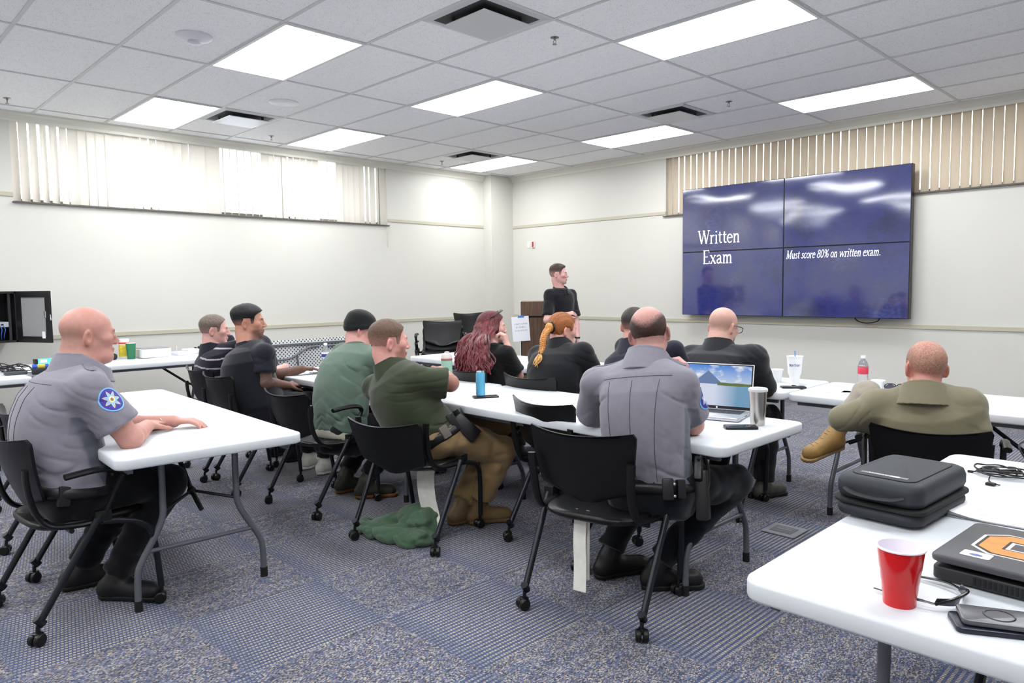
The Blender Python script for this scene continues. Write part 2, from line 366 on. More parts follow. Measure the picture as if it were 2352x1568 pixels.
# vertical blinds
def vane_mat(name, col, transl):
    m = bpy.data.materials.new(name); m.use_nodes = True; nt = m.node_tree
    out = nt.nodes['Material Output']; nt.nodes.remove(nt.nodes['Principled BSDF'])
    d = N(nt, 'ShaderNodeBsdfDiffuse'); d.inputs[0].default_value = col
    t = N(nt, 'ShaderNodeBsdfTranslucent'); t.inputs[0].default_value = col
    mx = N(nt, 'ShaderNodeMixShader'); mx.inputs[0].default_value = transl
    nt.links.new(d.outputs[0], mx.inputs[1]); nt.links.new(t.outputs[0], mx.inputs[2]); nt.links.new(mx.outputs[0], out.inputs[0])
    return m
VL = vane_mat('vane_white', srgb(222, 216, 206), .13); VF = vane_mat('vane_tan', srgb(196, 182, 162), .04)
RAILM = mat('head_rail', srgb(225, 222, 212), .4)
def vane_mesh(name, h, m, w_=.089):
    mb = MB(); vs = []; fs = []; n = 6
    for z in (0, h):
        for i in range(n+1):
            x = -w_/2+w_*i/n; vs.append((x, .006*(1-(2*i/n-1)**2), z))
    for i in range(n): fs.append((i, i+1, n+2+i, n+1+i))
    mb.add(vs, fs); o = mb.build(name, m)
    return o
def blinds(ax, a0, a1, z0, m, lab, angf, pitch, cat='blinds'):
    o = empty('vertical_blinds', ((0, a0, z0) if ax == 'x' else (a0, 0, z0)), rz=(PI/2 if ax == 'x' else 0), label=lab, cat=cat)
    L = a1-a0; hh = H-z0-.06
    off = 0.045   # local y toward the window
    MB().box(0, L, off-.025, off+.025, hh, hh+.05).build('head_rail', RAILM, o, False)
    first = None; n = int(L/pitch)
    for k in range(n+1):
        if first is None: v = vane_mesh('vane', hh-.012, m); first = v; v.parent = o
        else: v = first.copy(); COL.objects.link(v); v.parent = o
        x = .03+k*(L-.06)/n
        v.location = (x, off, .012); v.rotation_euler = (0, 0, angf(k, x))
    return o
rng = random.Random(5)
# seen from the room the left blinds hang half open and uneven; +y local of the empty points to -x (the glass)
def angl(k, x):
    a = 9+14*math.sin(k*.55)+rng.uniform(-22, 22)
    if 1.98 < x < 2.5 or 3.2 < x < 3.45 : a = 62+rng.uniform(-6, 12)
    return math.radians(a)
vb = blinds('x', LW[0], LW[1], LW[2], VL, 'sunlit white vertical blinds hanging half open in the left wall', angl, .083)
MB().tube([(4.19, -.02, .05), (4.19, -.025, -.15), (4.195, -.025, -.28), (4.2, -.02, -.3)], .003, 6).tube([(4.205, -.02, .05), (4.207, -.025, -.3)], .002, 6).build('pull_cord', mat('cord_grey', srgb(190, 188, 180), .5), vb)
blinds('y', FW[0], FW[1], FW[2], VF, 'tan vertical blinds nearly closed over the screens', lambda k, x: math.radians(-11+rng.uniform(-6, 5)), .0885)
# ceiling lights
PANEL = mat('light_diffuser', (1, 1, 1, 1), .5, emit=(0.965, 0.985, 1.0, 1), estr=LAMP)
PFR = mat('light_frame', srgb(225, 225, 225), .4)
def lamp(i, j, lab, n0=[None]):
    x0, x1, y0, y1 = GX(i), GX(i+1), GY(j), GY(j+1); cx, cy = (x0+x1)/2, (y0+y1)/2
    if n0[0] is None:
        o = empty('ceiling_light', (cx, cy, H)); a, b_ = 1.2192/2, .6096/2
        f = MB()
        for s in ((-a+.004, a-.004, -b_+.004, -b_+.025), (-a+.004, a-.004, b_-.025, b_-.004), (-a+.004, -a+.025, -b_+.025, b_-.025), (a-.025, a-.004, -b_+.025, b_-.025)): f.box(s[0], s[1], s[2], s[3], -.012, -.001)
        f.build('light_frame', PFR, o, False)
        MB().box(-a+.025, a-.025, -b_+.025, b_-.025, -.011, -.002).build('diffuser', PANEL, o, False)
        n0[0] = o
    else: o = copy_tree(n0[0]); o.location = (cx, cy, H)
    tag(o, lab, 'ceiling light', 'flat ceiling light panels')
LL = {(-1, 1): 'large lit ceiling panel at the upper left, nearest of the panels on that side', (-3, 1): 'lit ceiling panel close to the left end of the bright blinds',
      (-1, 4): 'lit ceiling panel in the middle of the ceiling', (-3, 4): 'lit ceiling panel over the middle of the left blinds', (-3, 8): 'small lit ceiling panel nearest the far corner of the room',
      (-1, 8): 'lit ceiling panel just left of the square vent near the tan blinds', (1, 4): 'largest lit ceiling panel, cut by the top edge of the picture', (1, 8): 'lit ceiling panel beside the tan blinds at the upper right'}
for (i, j), l in LL.items(): lamp(i, j, l)
for i, j in ((-3, -3), (-1, -3), (1, -3), (1, 0), (3, -3), (3, 1), (3, 4), (3, 8), (-3, -6), (-1, -6), (1, -6), (3, -6)):
    if (i, j) in ((1, 0),): continue
    lamp(i, j, 'lit ceiling panel outside the picture, behind or beside the camera')
lamp(1, 1, 'lit ceiling panel outside the picture, behind or beside the camera')
# air diffusers
VW = mat('vent_white', srgb(196, 198, 200), .35); VD = mat('vent_dark', srgb(45, 45, 47), .6)
def vent(x0, j, lab, n0=[None]):
    cx, cy = x0+.3048, GY(j)+.3048
    if n0[0] is None:
        o = empty('air_vent', (cx, cy, H)); f = MB(); a = .295
        for r0, r1, z0, z1 in ((a, .255, -.005, -.012), (.255, .235, -.012, .0)):
            vs = [(sx*r0, sy*r0, z0) for sx, sy in ((-1, -1), (1, -1), (1, 1), (-1, 1))]+[(sx*r1, sy*r1, z1) for sx, sy in ((-1, -1), (1, -1), (1, 1), (-1, 1))]
            f.add(vs, [(q, (q+1) % 4, 4+(q+1) % 4, 4+q) for q in range(4)])
        f.build('vent_frame', VW, o, False)
        MB().box(-.25, .25, -.25, .25, -.004, -.001).build('duct_throat', VD, o, False)
        MB().box(-.2, .2, -.2, .2, -.042, -.036, b=.002).build('face_plate', VW, o, False)
        s = MB()
        for sx in (-1, 1):
            for sy in (-1, 1): s.box(sx*.15-.008, sx*.15+.008, sy*.15-.008, sy*.15+.008, -.037, -.003)
        s.build('hanger', VD, o, False)
        n0[0] = o
    else: o = copy_tree(n0[0]); o.location = (cx, cy, H)
    tag(o, lab, 'air vent', 'square ceiling vents')
vent(GX(.5), 2, 'square ceiling vent at the top edge of the picture, the largest one')
vent(GX(-2.5), 2, 'square ceiling vent right of the leftmost light panel, above the bright blinds')
vent(GX(-2.5), 7, 'small square ceiling vent beside the light panel nearest the far corner')
vent(GX(0), 7, 'square ceiling vent above the video wall, beside a light panel')
wht = mat('plastic_white', srgb(222, 222, 228), .4)
ap = empty('wireless_access_point', (3.286, -5.94, H), label='white domed disc on the ceiling near the leftmost light panels', cat='ceiling device')
MB().lathe([(.115, 0), (.115, -.008), (.105, -.02), (.07, -.033), (.045, -.037)], 40).build('housing', wht, ap)
MB().lathe([(.045, -.036), (.044, -.05), (.03, -.056), (.001, -.057)], 30).build('centre_cap', mat('plastic_cool', srgb(205, 205, 215), .3), ap)
sp = empty('ceiling_speaker', (2.059, -4.691, H), label='flat round white speaker cover in the ceiling above the left vent', cat='ceiling speaker')
MB().lathe([(.13, 0), (.13, -.006), (.118, -.01)], 40).build('speaker_rim', wht, sp)
MB().lathe([(.118, -.004), (.117, -.008), (.001, -.009)], 40).build('grille', mat('grille', srgb(196, 196, 200), .6), sp)
CHR = mat('chrome_dull', srgb(150, 146, 138), .3, metal=.9)
def sprinkler(x, y, lab, n0=[None]):
    if n0[0] is None:
        o = empty('fire_sprinkler', (x, y, H))
        MB().lathe([(.03, 0), (.03, -.003), (.014, -.008)], 20).build('escutcheon', CHR, o)
        b = MB().tube([(0, 0, -.005), (0, 0, -.018)], .008, 10)
        for s in (-1, 1): b.tube([(s*.006, 0, -.016), (s*.012, 0, -.026), (s*.010, 0, -.037), (0, 0, -.044)], .0022, 6)
        b.build('sprinkler_frame', CHR, o)
        MB().lathe([(.002, -.044), (.016, -.046), (.016, -.048), (.002, -.049)], 16).build('deflector', CHR, o)
        n0[0] = o
    else: o = copy_tree(n0[0]); o.location = (x, y, H)
    tag(o, lab, 'sprinkler', 'ceiling sprinklers')
for x, y, l in ((.562, -6.52, 'fire sprinkler at the far left edge of the picture'), (.608, -4.116, 'fire sprinkler just above the left blinds, beside a light panel'), (.605, -1.715, 'small fire sprinkler nearest the far corner'),
                (4.936, -4.154, 'largest fire sprinkler, beside the vent at the top of the picture'), (4.881, -1.701, 'fire sprinkler between two light panels above the video wall')): sprinkler(x, y, l)
# wall devices
wp = empty('wall_outlet', (.585, 0, 2.0), label='small white wall plate beside the red device near the corner', cat='wall outlet')
MB().box(-.075, -.02, -.008, 0, -.05, .05, b=.002).build('cover_plate', mat('plate_cream', srgb(232, 230, 222), .4), wp)
fa = empty('fire_alarm_strobe', (.64, 0, 2.0), label='small red and white alarm device on the wall near the corner', cat='alarm')
MB().box(-.03, .03, -.02, 0, -.05, .05, b=.003).build('housing', mat('alarm_white', srgb(225, 220, 215), .4), fa)
MB().box(-.016, .016, -.026, -.018, -.04, .04, b=.002).build('lens', mat('alarm_red', srgb(170, 48, 44), .35), fa)
fo = empty('floor_outlet', (6.665, -4.215, 0), label='grey metal power box set into the carpet between the tables', cat='floor outlet')
FOM = mat('box_grey', srgb(150, 152, 156), .4, metal=.3)
MB().rslab(-.095, .095, -.09, .09, .001, .009, .01).build('cover_plate', FOM, fo)
MB().box(-.06, .06, -.055, .045, .009, .0115).build('lid', mat('box_dark', srgb(105, 106, 110), .5), fo)
MB().box(-.045, .045, -.01, .0, .0115, .0135).box(-.045, .045, .015, .022, .0115, .0135).build('lid_handle', FOM, fo)
# ---------------------------------------------------------------- video wall
def screen_mat():
    m = bpy.data.materials.new('screen_image'); m.use_nodes = True; nt = m.node_tree; b = nt.nodes['Principled BSDF']
    g = N(nt, 'ShaderNodeNewGeometry'); s = N(nt, 'ShaderNodeSeparateXYZ'); nt.links.new(g.outputs['Position'], s.inputs[0])
    n = N(nt, 'ShaderNodeTexNoise'); n.inputs['Scale'].default_value = 1.1; n.inputs['Detail'].default_value = 5; n.inputs['Roughness'].default_value = .6; nt.links.new(g.outputs['Position'], n.inputs['Vector'])
    n3 = N(nt, 'ShaderNodeTexNoise'); mp = N(nt, 'ShaderNodeMapping'); mp.inputs['Scale'].default_value = (9, 1, 14); nt.links.new(g.outputs['Position'], mp.inputs[0]); nt.links.new(mp.outputs[0], n3.inputs['Vector']); n3.inputs['Scale'].default_value = 3; n3.inputs['Detail'].default_value = 6
    r = N(nt, 'ShaderNodeValToRGB'); e = r.color_ramp.elements
    e[0].position = .3; e[0].color = srgb(24, 28, 78); e[1].position = .72; e[1].color = srgb(74, 86, 152)
    q = e.new(.45); q.color = srgb(36, 46, 118); q = e.new(.6); q.color = srgb(58, 60, 106)
    v = math_node(nt, 'ADD', n.outputs['Fac'], math_node(nt, 'MULTIPLY', math_node(nt, 'SUBTRACT', n3.outputs['Fac'], .5), .25))
    nt.links.new(v, r.inputs[0])
    b.inputs['Base Color'].default_value = (.01, .01, .02, 1); b.inputs['Roughness'].default_value = .07; b.inputs['Specular IOR Level'].default_value = 1.0
    nt.links.new(r.outputs[0], b.inputs['Emission Color']); b.inputs['Emission Strength'].default_value = .95; b.inputs['Coat Weight'].default_value = .45; b.inputs['Coat IOR'].default_value = 1.7; b.inputs['Coat Roughness'].default_value = .06
    w_ = N(nt, 'ShaderNodeTexNoise'); w_.inputs['Scale'].default_value = 2.2; w_.inputs['Detail'].default_value = 0; nt.links.new(g.outputs['Position'], w_.inputs['Vector'])
    bp = N(nt, 'ShaderNodeBump'); bp.inputs['Strength'].default_value = 1.0; bp.inputs['Distance'].default_value = .006; nt.links.new(w_.outputs['Fac'], bp.inputs['Height']); nt.links.new(bp.outputs[0], b.inputs['Normal'])
    return m
SCR = screen_mat(); BLK = mat('black_plastic', srgb(22, 22, 24), .35); TXT = mat('slide_text', (1, 1, 1, 1), .6, emit=(1, 1, 1, 1), estr=.95)
vx0, vx1, vz0, vz1 = 3.375, 6.01, .985, 2.525; VY = -.145
vw = empty('video_wall', ((vx0+vx1)/2, -.0, vz0), label='video wall of four dark blue screens mounted on the front wall', cat='video wall')
pw, ph = (vx1-vx0)/2, (vz1-vz0)/2
for a in (0, 1):
    for c in (0, 1):
        X0 = -pw+a*pw; Z0 = c*ph
        pnl = MB().box(X0+.001, X0+pw-.001, VY+.003, -.06, Z0+.001, Z0+ph-.001, b=.002).build('screen_panel', BLK, vw, False)
        MB().box(X0+.007, X0+pw-.007, VY, VY+.004, Z0+.007, Z0+ph-.007).build('display', SCR, pnl, False)
MB().box(-pw+.2, -pw+.3, -.06, 0, .1, 2*ph-.1).box(pw-.3, pw-.2, -.06, 0, .1, 2*ph-.1).build('wall_mount', BLK, vw, False)
tx = MB(); MX = lambda x, z: Matrix.Translation((x-(vx0+vx1)/2, VY-.002, z-vz0)) @ Matrix.Rotation(PI/2, 4, 'X')
add_text(tx, 'Written', .155, MX(3.60, 1.85), wt=.085); add_text(tx, 'Exam', .155, MX(3.665, 1.61), wt=.085)
add_text(tx, 'Must score 80% on written exam.', .086, MX(4.725, 1.632) @ Matrix.Diagonal((.765, 1, 1, 1)), wt=.085, slant=.22)
tx.build('slide_text', TXT, vw, False)
MB().tube(spline([(.75, -.07, .03), (.8, -.08, -.03), (.9, -.085, -.05), (1.0, -.08, -.03), (1.03, -.07, .02)]), .006, 6).build('cable', BLK, vw)
# ---------------------------------------------------------------- folding tables
TOPM = mat('table_plastic', srgb(212, 216, 221), .38, bump=(180, .06, .001), spec=.45)
LEGM = mat('table_leg_grey', srgb(104, 107, 113), .38, metal=.35)
LEGK = mat('table_brace_dark', srgb(30, 31, 34), .4, metal=.3)
FOOT = mat('rubber_black', srgb(18, 18, 19), .7)
TH = .70
def folding_table(name_loc, L, W, rz, label, group='white folding tables', legs=True, h=TH):
    x, y = name_loc; o = empty('folding_table', (x, y, 0), rz, label, 'folding table', group)
    a, b_ = L/2, W/2
    MB().rslab(-a, a, -b_, b_, h-.045, h, .05, e=.008, seg=7).build('tabletop', TOPM, o, angle=50)
    MB().box(-a+.05, a-.05, -b_+.05, -b_+.07, h-.07, h-.044).box(-a+.05, a-.05, b_-.07, b_-.05, h-.07, h-.044).build('apron_rail', LEGM, o, False)
    if not legs: return o
    for sx in (-1, 1):
        lx = sx*(a-.24)
        for sy in (-1, 1):
            p = spline([(lx, sy*.155, h-.05), (lx, sy*.155, .47), (lx, sy*.165, .36), (lx, sy*.25, .2), (lx, sy*.265, .14), (lx, sy*.268, .03)], 5)
            lg = MB().tube(p, .014, 12).build('leg', LEGM, o)
            MB().tube([(lx, sy*.268, 0), (lx, sy*.268, .045)], .0165, 12).build('rubber_foot', FOOT, lg)
        MB().tube([(lx, -.222, .245), (lx, .222, .245)], .010, 10).build('crossbar', LEGM, o)
        MB().tube([(lx, 0, h-.06), (lx, -.155, h-.06)], .012, 8).tube([(lx, 0, h-.06), (lx, .155, h-.06)], .012, 8).build('pivot_bar', LEGM, o)
        k = MB().tube([(lx-sx*.0, 0.0, .38), (lx-sx*.12, 0, .44), (lx-sx*.40, 0, h-.05)], .011, 8)
        k.tube([(lx, -.158, .40), (lx-sx*.12, 0, .44)], .007, 8).tube([(lx, .158, .40), (lx-sx*.12, 0, .44)], .007, 8).ball((lx-sx*.12, 0, .44), .02, 10)
        k.build('folding_brace', LEGK, o)
    return o
T1 = folding_table((4.345, -6.685), 2.10, .755, math.radians(-2.6), 'white folding table at the left, the uniformed person with the arm patch leans on it')
T2 = folding_table((5.955, -5.02), 2.02, .745, 0, 'white folding table holding the silver laptop and steel tumbler')
T3 = folding_table((3.905, -5.03), 2.04, .745, 0, 'white folding table in front of the person in the black knit cap')
T4 = folding_table((3.66, -3.50), 1.86, .72, 0, 'far white folding table with the pump-bottle end, left of the red-haired person')
T5 = folding_table((5.54, -3.50), 1.86, .72, 0, 'far white folding table in front of the person with the braid')
T6 = folding_table((7.25, -3.50), 1.52, .70, 0, 'white folding table with the tall foam cup and water bottle under the video wall')
T7 = folding_table((8.02, -5.70), 1.62, .76, PI/2, 'white folding table in the right foreground with the red cup and black case')
T8 = folding_table((.97, -5.83), 1.86, .74, PI/2, 'white folding table against the left wall with wipes and white box')
T9 = folding_table((1.46, -7.62), 1.86, .74, PI/2, 'white folding table at the far left edge with tangled cables')
T4['label'] = 'far white folding table at the left of the front row, before the empty chair'
# ---------------------------------------------------------------- folded table on its side against the left wall
ft = empty('folded_table', (.30, -3.55, 0), 0, 'folded table on its side against the left wall, showing its dimpled underside', 'folding table')
def dimple_mat():
    m = bpy.data.materials.new('dimpled_underside'); m.use_nodes = True; nt = m.node_tree; b = nt.nodes['Principled BSDF']
    tc = N(nt, 'ShaderNodeTexCoord'); s = N(nt, 'ShaderNodeSeparateXYZ'); nt.links.new(tc.outputs['Object'], s.inputs[0])
    k = 22.0
    u = math_node(nt, 'MULTIPLY', math_node(nt, 'ADD', s.outputs[1], s.outputs[2]), k); v = math_node(nt, 'MULTIPLY', math_node(nt, 'SUBTRACT', s.outputs[1], s.outputs[2]), k)
    du = math_node(nt, 'ABSOLUTE', math_node(nt, 'SUBTRACT', math_node(nt, 'FRACT', u), .5)); dv = math_node(nt, 'ABSOLUTE', math_node(nt, 'SUBTRACT', math_node(nt, 'FRACT', v), .5))
    hole = math_node(nt, 'LESS_THAN', math_node(nt, 'ADD', du, dv), .36)
    nt.links.new(mixc(nt, hole, srgb(205, 207, 208), srgb(52, 52, 50)), b.inputs['Base Color'])
    return m
MB().box(.0, .05, -.93, .93, .02, .755, b=.006).build('tabletop', dimple_mat(), ft)
MB().box(.05, .075, -.88, .88, .685, .71).box(.05, .075, -.88, .88, .07, .095).build('apron_rail', LEGM, ft, False)
MB().tube(spline([(.09, -.9, .53), (.09, -.45, .53), (.09, -.3, .55), (.09, -.1, .65), (.09, .05, .66)], 4), .013, 8).tube([(.09, -.24, .58), (.09, -.2, .2)], .012, 8).tube(spline([(.09, -.9, .25), (.09, -.45, .25), (.09, -.3, .23), (.09, -.1, .13), (.09, .05, .12)], 4), .013, 8).build('leg', LEGM, ft)
MB().tube(spline([(.09, .9, .53), (.09, .5, .53), (.09, .3, .65), (.09, .15, .66)], 4), .013, 8).tube(spline([(.09, .9, .25), (.09, .5, .25), (.09, .3, .13), (.09, .15, .12)], 4), .013, 8).build('leg', LEGM, ft)
# ---------------------------------------------------------------- chairs
CP = mat('chair_plastic', srgb(13, 13, 15), .38, spec=.35, bump=(350, .08, .0006)); CT = mat('chair_tube', srgb(34, 36, 42), .3, metal=.4); CK = mat('caster_black', srgb(11, 11, 12), .35)
def back_shell():
    nu, nv = 18, 16; vs = []; 
    def W(t):
        base = .198+.040*t
        if t < .3: base *= math.sqrt(max(0, 1-((.3-t)/.3)**2.6*.62))
        if t > .93: base *= 1-((t-.93)/.07)**2*.05
        return base
    for side in (0, 1):
        for j in range(nv+1):
            t = j/nv
            for i in range(nu+1):
                u = -1+2*i/nu
                zz = .485+.302*t
                if t > .8: zz -= .018*(1-u*u)*(t-.8)/.2
                if t < .2: zz += .03*(u*u)*(1-t/.2)
                x = u*W(t); y = -.185-.085*t+.055*u*u*(.5+.5*t)-.01*math.sin(t*PI)
                if t > .9: y -= .012*((t-.9)/.1)**2
                vs.append((x, y-(.011 if side else 0), zz))
    fs = []; m = (nu+1)*(nv+1)
    idx = lambda s, i, j: s*m+j*(nu+1)+i
    for j in range(nv):
        for i in range(nu):
            fs.append((idx(0, i, j), idx(0, i+1, j), idx(0, i+1, j+1), idx(0, i, j+1))); fs.append((idx(1, i, j), idx(1, i, j+1), idx(1, i+1, j+1), idx(1, i+1, j)))
    for i in range(nu):
        for j in (0, nv): fs.append((idx(0, i, j), idx(1, i, j), idx(1, i+1, j), idx(0, i+1, j)))
    for j in range(nv):
        for i in (0, nu): fs.append((idx(0, i, j), idx(0, i, j+1), idx(1, i, j+1), idx(1, i, j)))
    return MB().add(vs, fs)
def seat_shell():
    mb = MB(); n = 40; rings = []
    for sc, z in ((.93, .405), (1.0, .418), (1.0, .428), (.96, .436), (.8, .431), (.4, .424)):
        r = []
        for k in range(n):
            a = 2*PI*k/n; c, s = math.cos(a), math.sin(a); e = 2/3.4
            x = .225*sc*math.copysign(abs(c)**e, c); y = .215*sc*math.copysign(abs(s)**e, s)
            r.append((x, y-.0, z-(.02 if y > .16 else 0)*(y-.16)/.06))
        rings.append(r)
    vs = sum(rings, []); fs = []
    for q in range(len(rings)-1):
        for k in range(n): fs.append((q*n+k, q*n+(k+1) % n, (q+1)*n+(k+1) % n, (q+1)*n+k))
    fs.append(tuple(range(n))[::-1]); fs.append(tuple(range((len(rings)-1)*n, len(rings)*n)))
    return mb.add(vs, fs)
def caster(x, y, rz):
    mb = MB(); M = TR(x, y, 0, rz)
    for s in (-1, 1):
        mb.lathe([(.004, -.011), (.02, -.011), (.0245, -.007), (.0245, .007), (.02, .011), (.004, .011)], 18, M @ TR(s*.014, -.008, .0245, 0, 0, PI/2))
    mb.tube([(0, -.004, .035), (0, .0, .075)], .008, 8, M).box(-.012, .012, -.02, .014, .03, .05, M, b=.004)
    return mb
CHAIR0 = {}
def make_chair(arms):
    o = empty('rolling_chair', (0, 0, 0), 0, 'black', 'chair')
    back_shell().build('backrest', CP, o, angle=60); seat_shell().build('seat', CP, o, angle=50)
    for s in (-1, 1):
        MB().tube(spline([(s*.222, -.240, .67), (s*.218, -.236, .60), (s*.216, -.215, .50), (s*.222, -.17, .435), (s*.24, -.08, .42), (s*.262, .0, .425)], 5), .019, 10, flat=.6).build('side_frame', CP, o)
        lg = MB().tube([(s*.266, -.235, .085), (s*.278, -.01, .455)], .0135, 12).tube([(s*.264, -.245, .105), (s*.265, -.222, .075)], .016, 10).build('leg', CT, o)
        caster(s*.265, -.24, .5*s).build('caster', CK, lg)
        lg = MB().tube(spline([(s*.274, -.005, .425), (s*.272, .07, .41), (s*.266, .15, .375), (s*.255, .195, .3), (s*.236, .225, .075)], 6), .013, 12).build('leg', CT, o)
        caster(s*.232, .228, -.4*s).build('caster', CK, lg)
        if arms:
            MB().tube(spline([(s*.278, .0, .44), (s*.283, .05, .55), (s*.285, .075, .60), (s*.287, .05, .632), (s*.289, -.03, .638), (s*.290, -.13, .63)], 5), [.013]*11+[.018]*15, 10, flat=.7).build('armrest', CP, o)
        MB().box(s*.255, s*.288, -.03, .03, .425, .47, b=.006).build('pivot_hub', CK, o)
    MB().tube([(-.235, .05, .4), (.235, .05, .4)], .01, 8).tube([(-.235, -.1, .4), (.235, -.1, .4)], .01, 8).build('under_frame', CT, o)
    return o
def chair(x, y, deg, lab, arms=False, recline=0, z=0, group='black rolling chairs at the tables'):
    if arms not in CHAIR0:
        o = make_chair(arms); CHAIR0[arms] = o
    else: o = copy_tree(CHAIR0[arms])
    o.location = (x, y, z); o.rotation_euler = (0, 0, math.radians(deg)); o['label'] = lab; o['group'] = group
    for c in o.children:
        if c.name.startswith('backrest') and recline: c.rotation_euler = (-math.radians(-recline*8.0), 0, 0); c.location = (0, .035*recline, -.055*recline)
    return o
chair(4.90, -7.13, 4, 'black chair under the uniformed person at the left table', True)
chair(4.17, -6.99, 2, 'empty black chair at the left edge of the picture, half hidden by the uniformed person', True)
chair(2.75, -6.9, 0, 'empty black chair behind the left uniformed person, only its top corner seen', False)
chair(2.97, -5.66, 0, 'black chair under the person in the striped polo shirt')
chair(3.50, -5.74, 0, 'black chair under the bearded person with the tattooed arm')
chair(4.31, -5.64, 4, 'black chair with arms under the person in the knit cap', True, .5)
chair(5.235, -5.585, 16, 'black chair under the person in the olive polo shirt', False, 1.1)
chair(5.96, -5.13, -6, 'empty black chair behind the right uniformed person, pushed to the table')
chair(6.52, -5.57, 12, 'large black chair under the right uniformed person, in the middle foreground')
chair(3.98, -4.48, 0, 'empty black chair in the front row, left of the green lidded tumbler')
chair(4.56, -4.45, -4, 'black chair under the red-haired person')
chair(5.17, -4.45, 0, 'black chair under the person with the braid')
chair(5.70, -4.28, 0, 'black chair hidden behind the right uniformed person, under the dark-haired person')
chair(6.12, -4.02, 6, 'black chair with an armrest showing, under the bald person in glasses', True)
chair(7.40, -4.30, 14, 'black chair under the person in the tan pullover', True, .6)
for k in range(3): chair(1.66+.02*k, -2.62-.015*k, -133, ('lowest', 'middle', 'topmost')[k]+' chair of the front-facing stack near the far corner', True, 0, k*.088, 'stacked black chairs by the corner')
for k in range(4): chair(1.66, -1.93-.03*k, -20+180-260, ('lowest', 'second from bottom', 'third from bottom', 'topmost')[k]+' chair of the side-on stack behind the red-haired person', True, 0, k*.085, 'stacked black chairs by the corner')
# ---------------------------------------------------------------- lectern
def wood_mat():
    m = bpy.data.materials.new('walnut_laminate'); m.use_nodes = True; nt = m.node_tree; b = nt.nodes['Principled BSDF']
    tc = N(nt, 'ShaderNodeTexCoord'); mp = N(nt, 'ShaderNodeMapping'); mp.inputs['Scale'].default_value = (60, 60, 2.5); nt.links.new(tc.outputs['Object'], mp.inputs[0])
    n = N(nt, 'ShaderNodeTexNoise'); n.inputs['Scale'].default_value = 1.5; n.inputs['Detail'].default_value = 5; nt.links.new(mp.outputs[0], n.inputs['Vector'])
    r = N(nt, 'ShaderNodeValToRGB'); r.color_ramp.elements[0].position = .3; r.color_ramp.elements[0].color = srgb(72, 52, 40); r.color_ramp.elements[1].position = .7; r.color_ramp.elements[1].color = srgb(112, 84, 64)
    nt.links.new(n.outputs['Fac'], r.inputs[0]); nt.links.new(r.outputs[0], b.inputs['Base Color']); b.inputs['Roughness'].default_value = .4
    return m
lc = empty('lectern', (2.23, -1.43, 0), math.radians(44), 'brown wooden lectern behind the standing person', 'lectern'); WD = wood_mat()
MB().box(-.29, .29, -.22, .2, .02, .98).build('cabinet', WD, lc, False)
MB().box(-.30, .30, -.23, .22, 1.0, 1.175, b=.003).build('desk', WD, lc, False)
MB().box(-.28, .28, -.2, .19, .98, 1.0).box(-.30, .3, -.2, .22, 0, .02).build('shadow_gap', BLK, lc, False)
MB().box(-.31, -.300, -.23, .22, .02, 1.178).build('edge_strip', mat('edge_white', srgb(225, 225, 222), .5), lc, False)
sg = empty('paper_sign', (2.23, -1.43, 0), math.radians(44), 'white paper sign with three lines of text taped to the lectern', 'paper sign')
PAP = mat('paper_white', srgb(240, 241, 246), .7)
MS = TR(-.235, -.236, .0, 0, 0, math.radians(-4))
MB().box(-.11, .10, -.001, .001, .70, 1.00, MS).build('sheet', PAP, sg, False)
MB().box(-.03, .045, -.003, -.001, .985, 1.01, MS).build('tape', mat('tape_blue', srgb(60, 120, 215), .5), sg, False)
s = MB(); INKG = mat('ink_grey', srgb(130, 135, 150), .7); rg = random.Random(3)
for k, (zz, n_) in enumerate(((.90, 9), (.86, 7), (.82, 9))):
    for q in range(n_):
        x = -n_*.0085+q*.018
        s.add([(x, -.0025, zz), (x+.003, -.0025, zz), (x+.003+rg.uniform(-.004, .004), -.0025, zz+.018), (x+rg.uniform(-.004, .004), -.0025, zz+.018)], [(0, 1, 2, 3)], MS)
        s.add([(x, -.0025, zz+rg.choice((0, .008, .016))), (x+.011, -.0025, zz+.008), (x+.011, -.0025, zz+.0105), (x, -.0025, zz+.0105)], [(0, 1, 2, 3)], MS)
s.build('handwriting', INKG, sg, False)
mc = empty('desk_microphone', (2.23, -1.43, 1.178), math.radians(44), 'small black device with a thin cable on top of the lectern', 'device')
MB().box(.1, .2, -.16, -.09, 0, .03, b=.006).build('body', BLK, mc)
MB().tube(spline([(.1, -.14, .012), (.05, -.16, .03), (.02, -.18, .045), (.0, -.17, .02), (.04, -.14, .003)]), .003, 6).build('cable', BLK, mc)
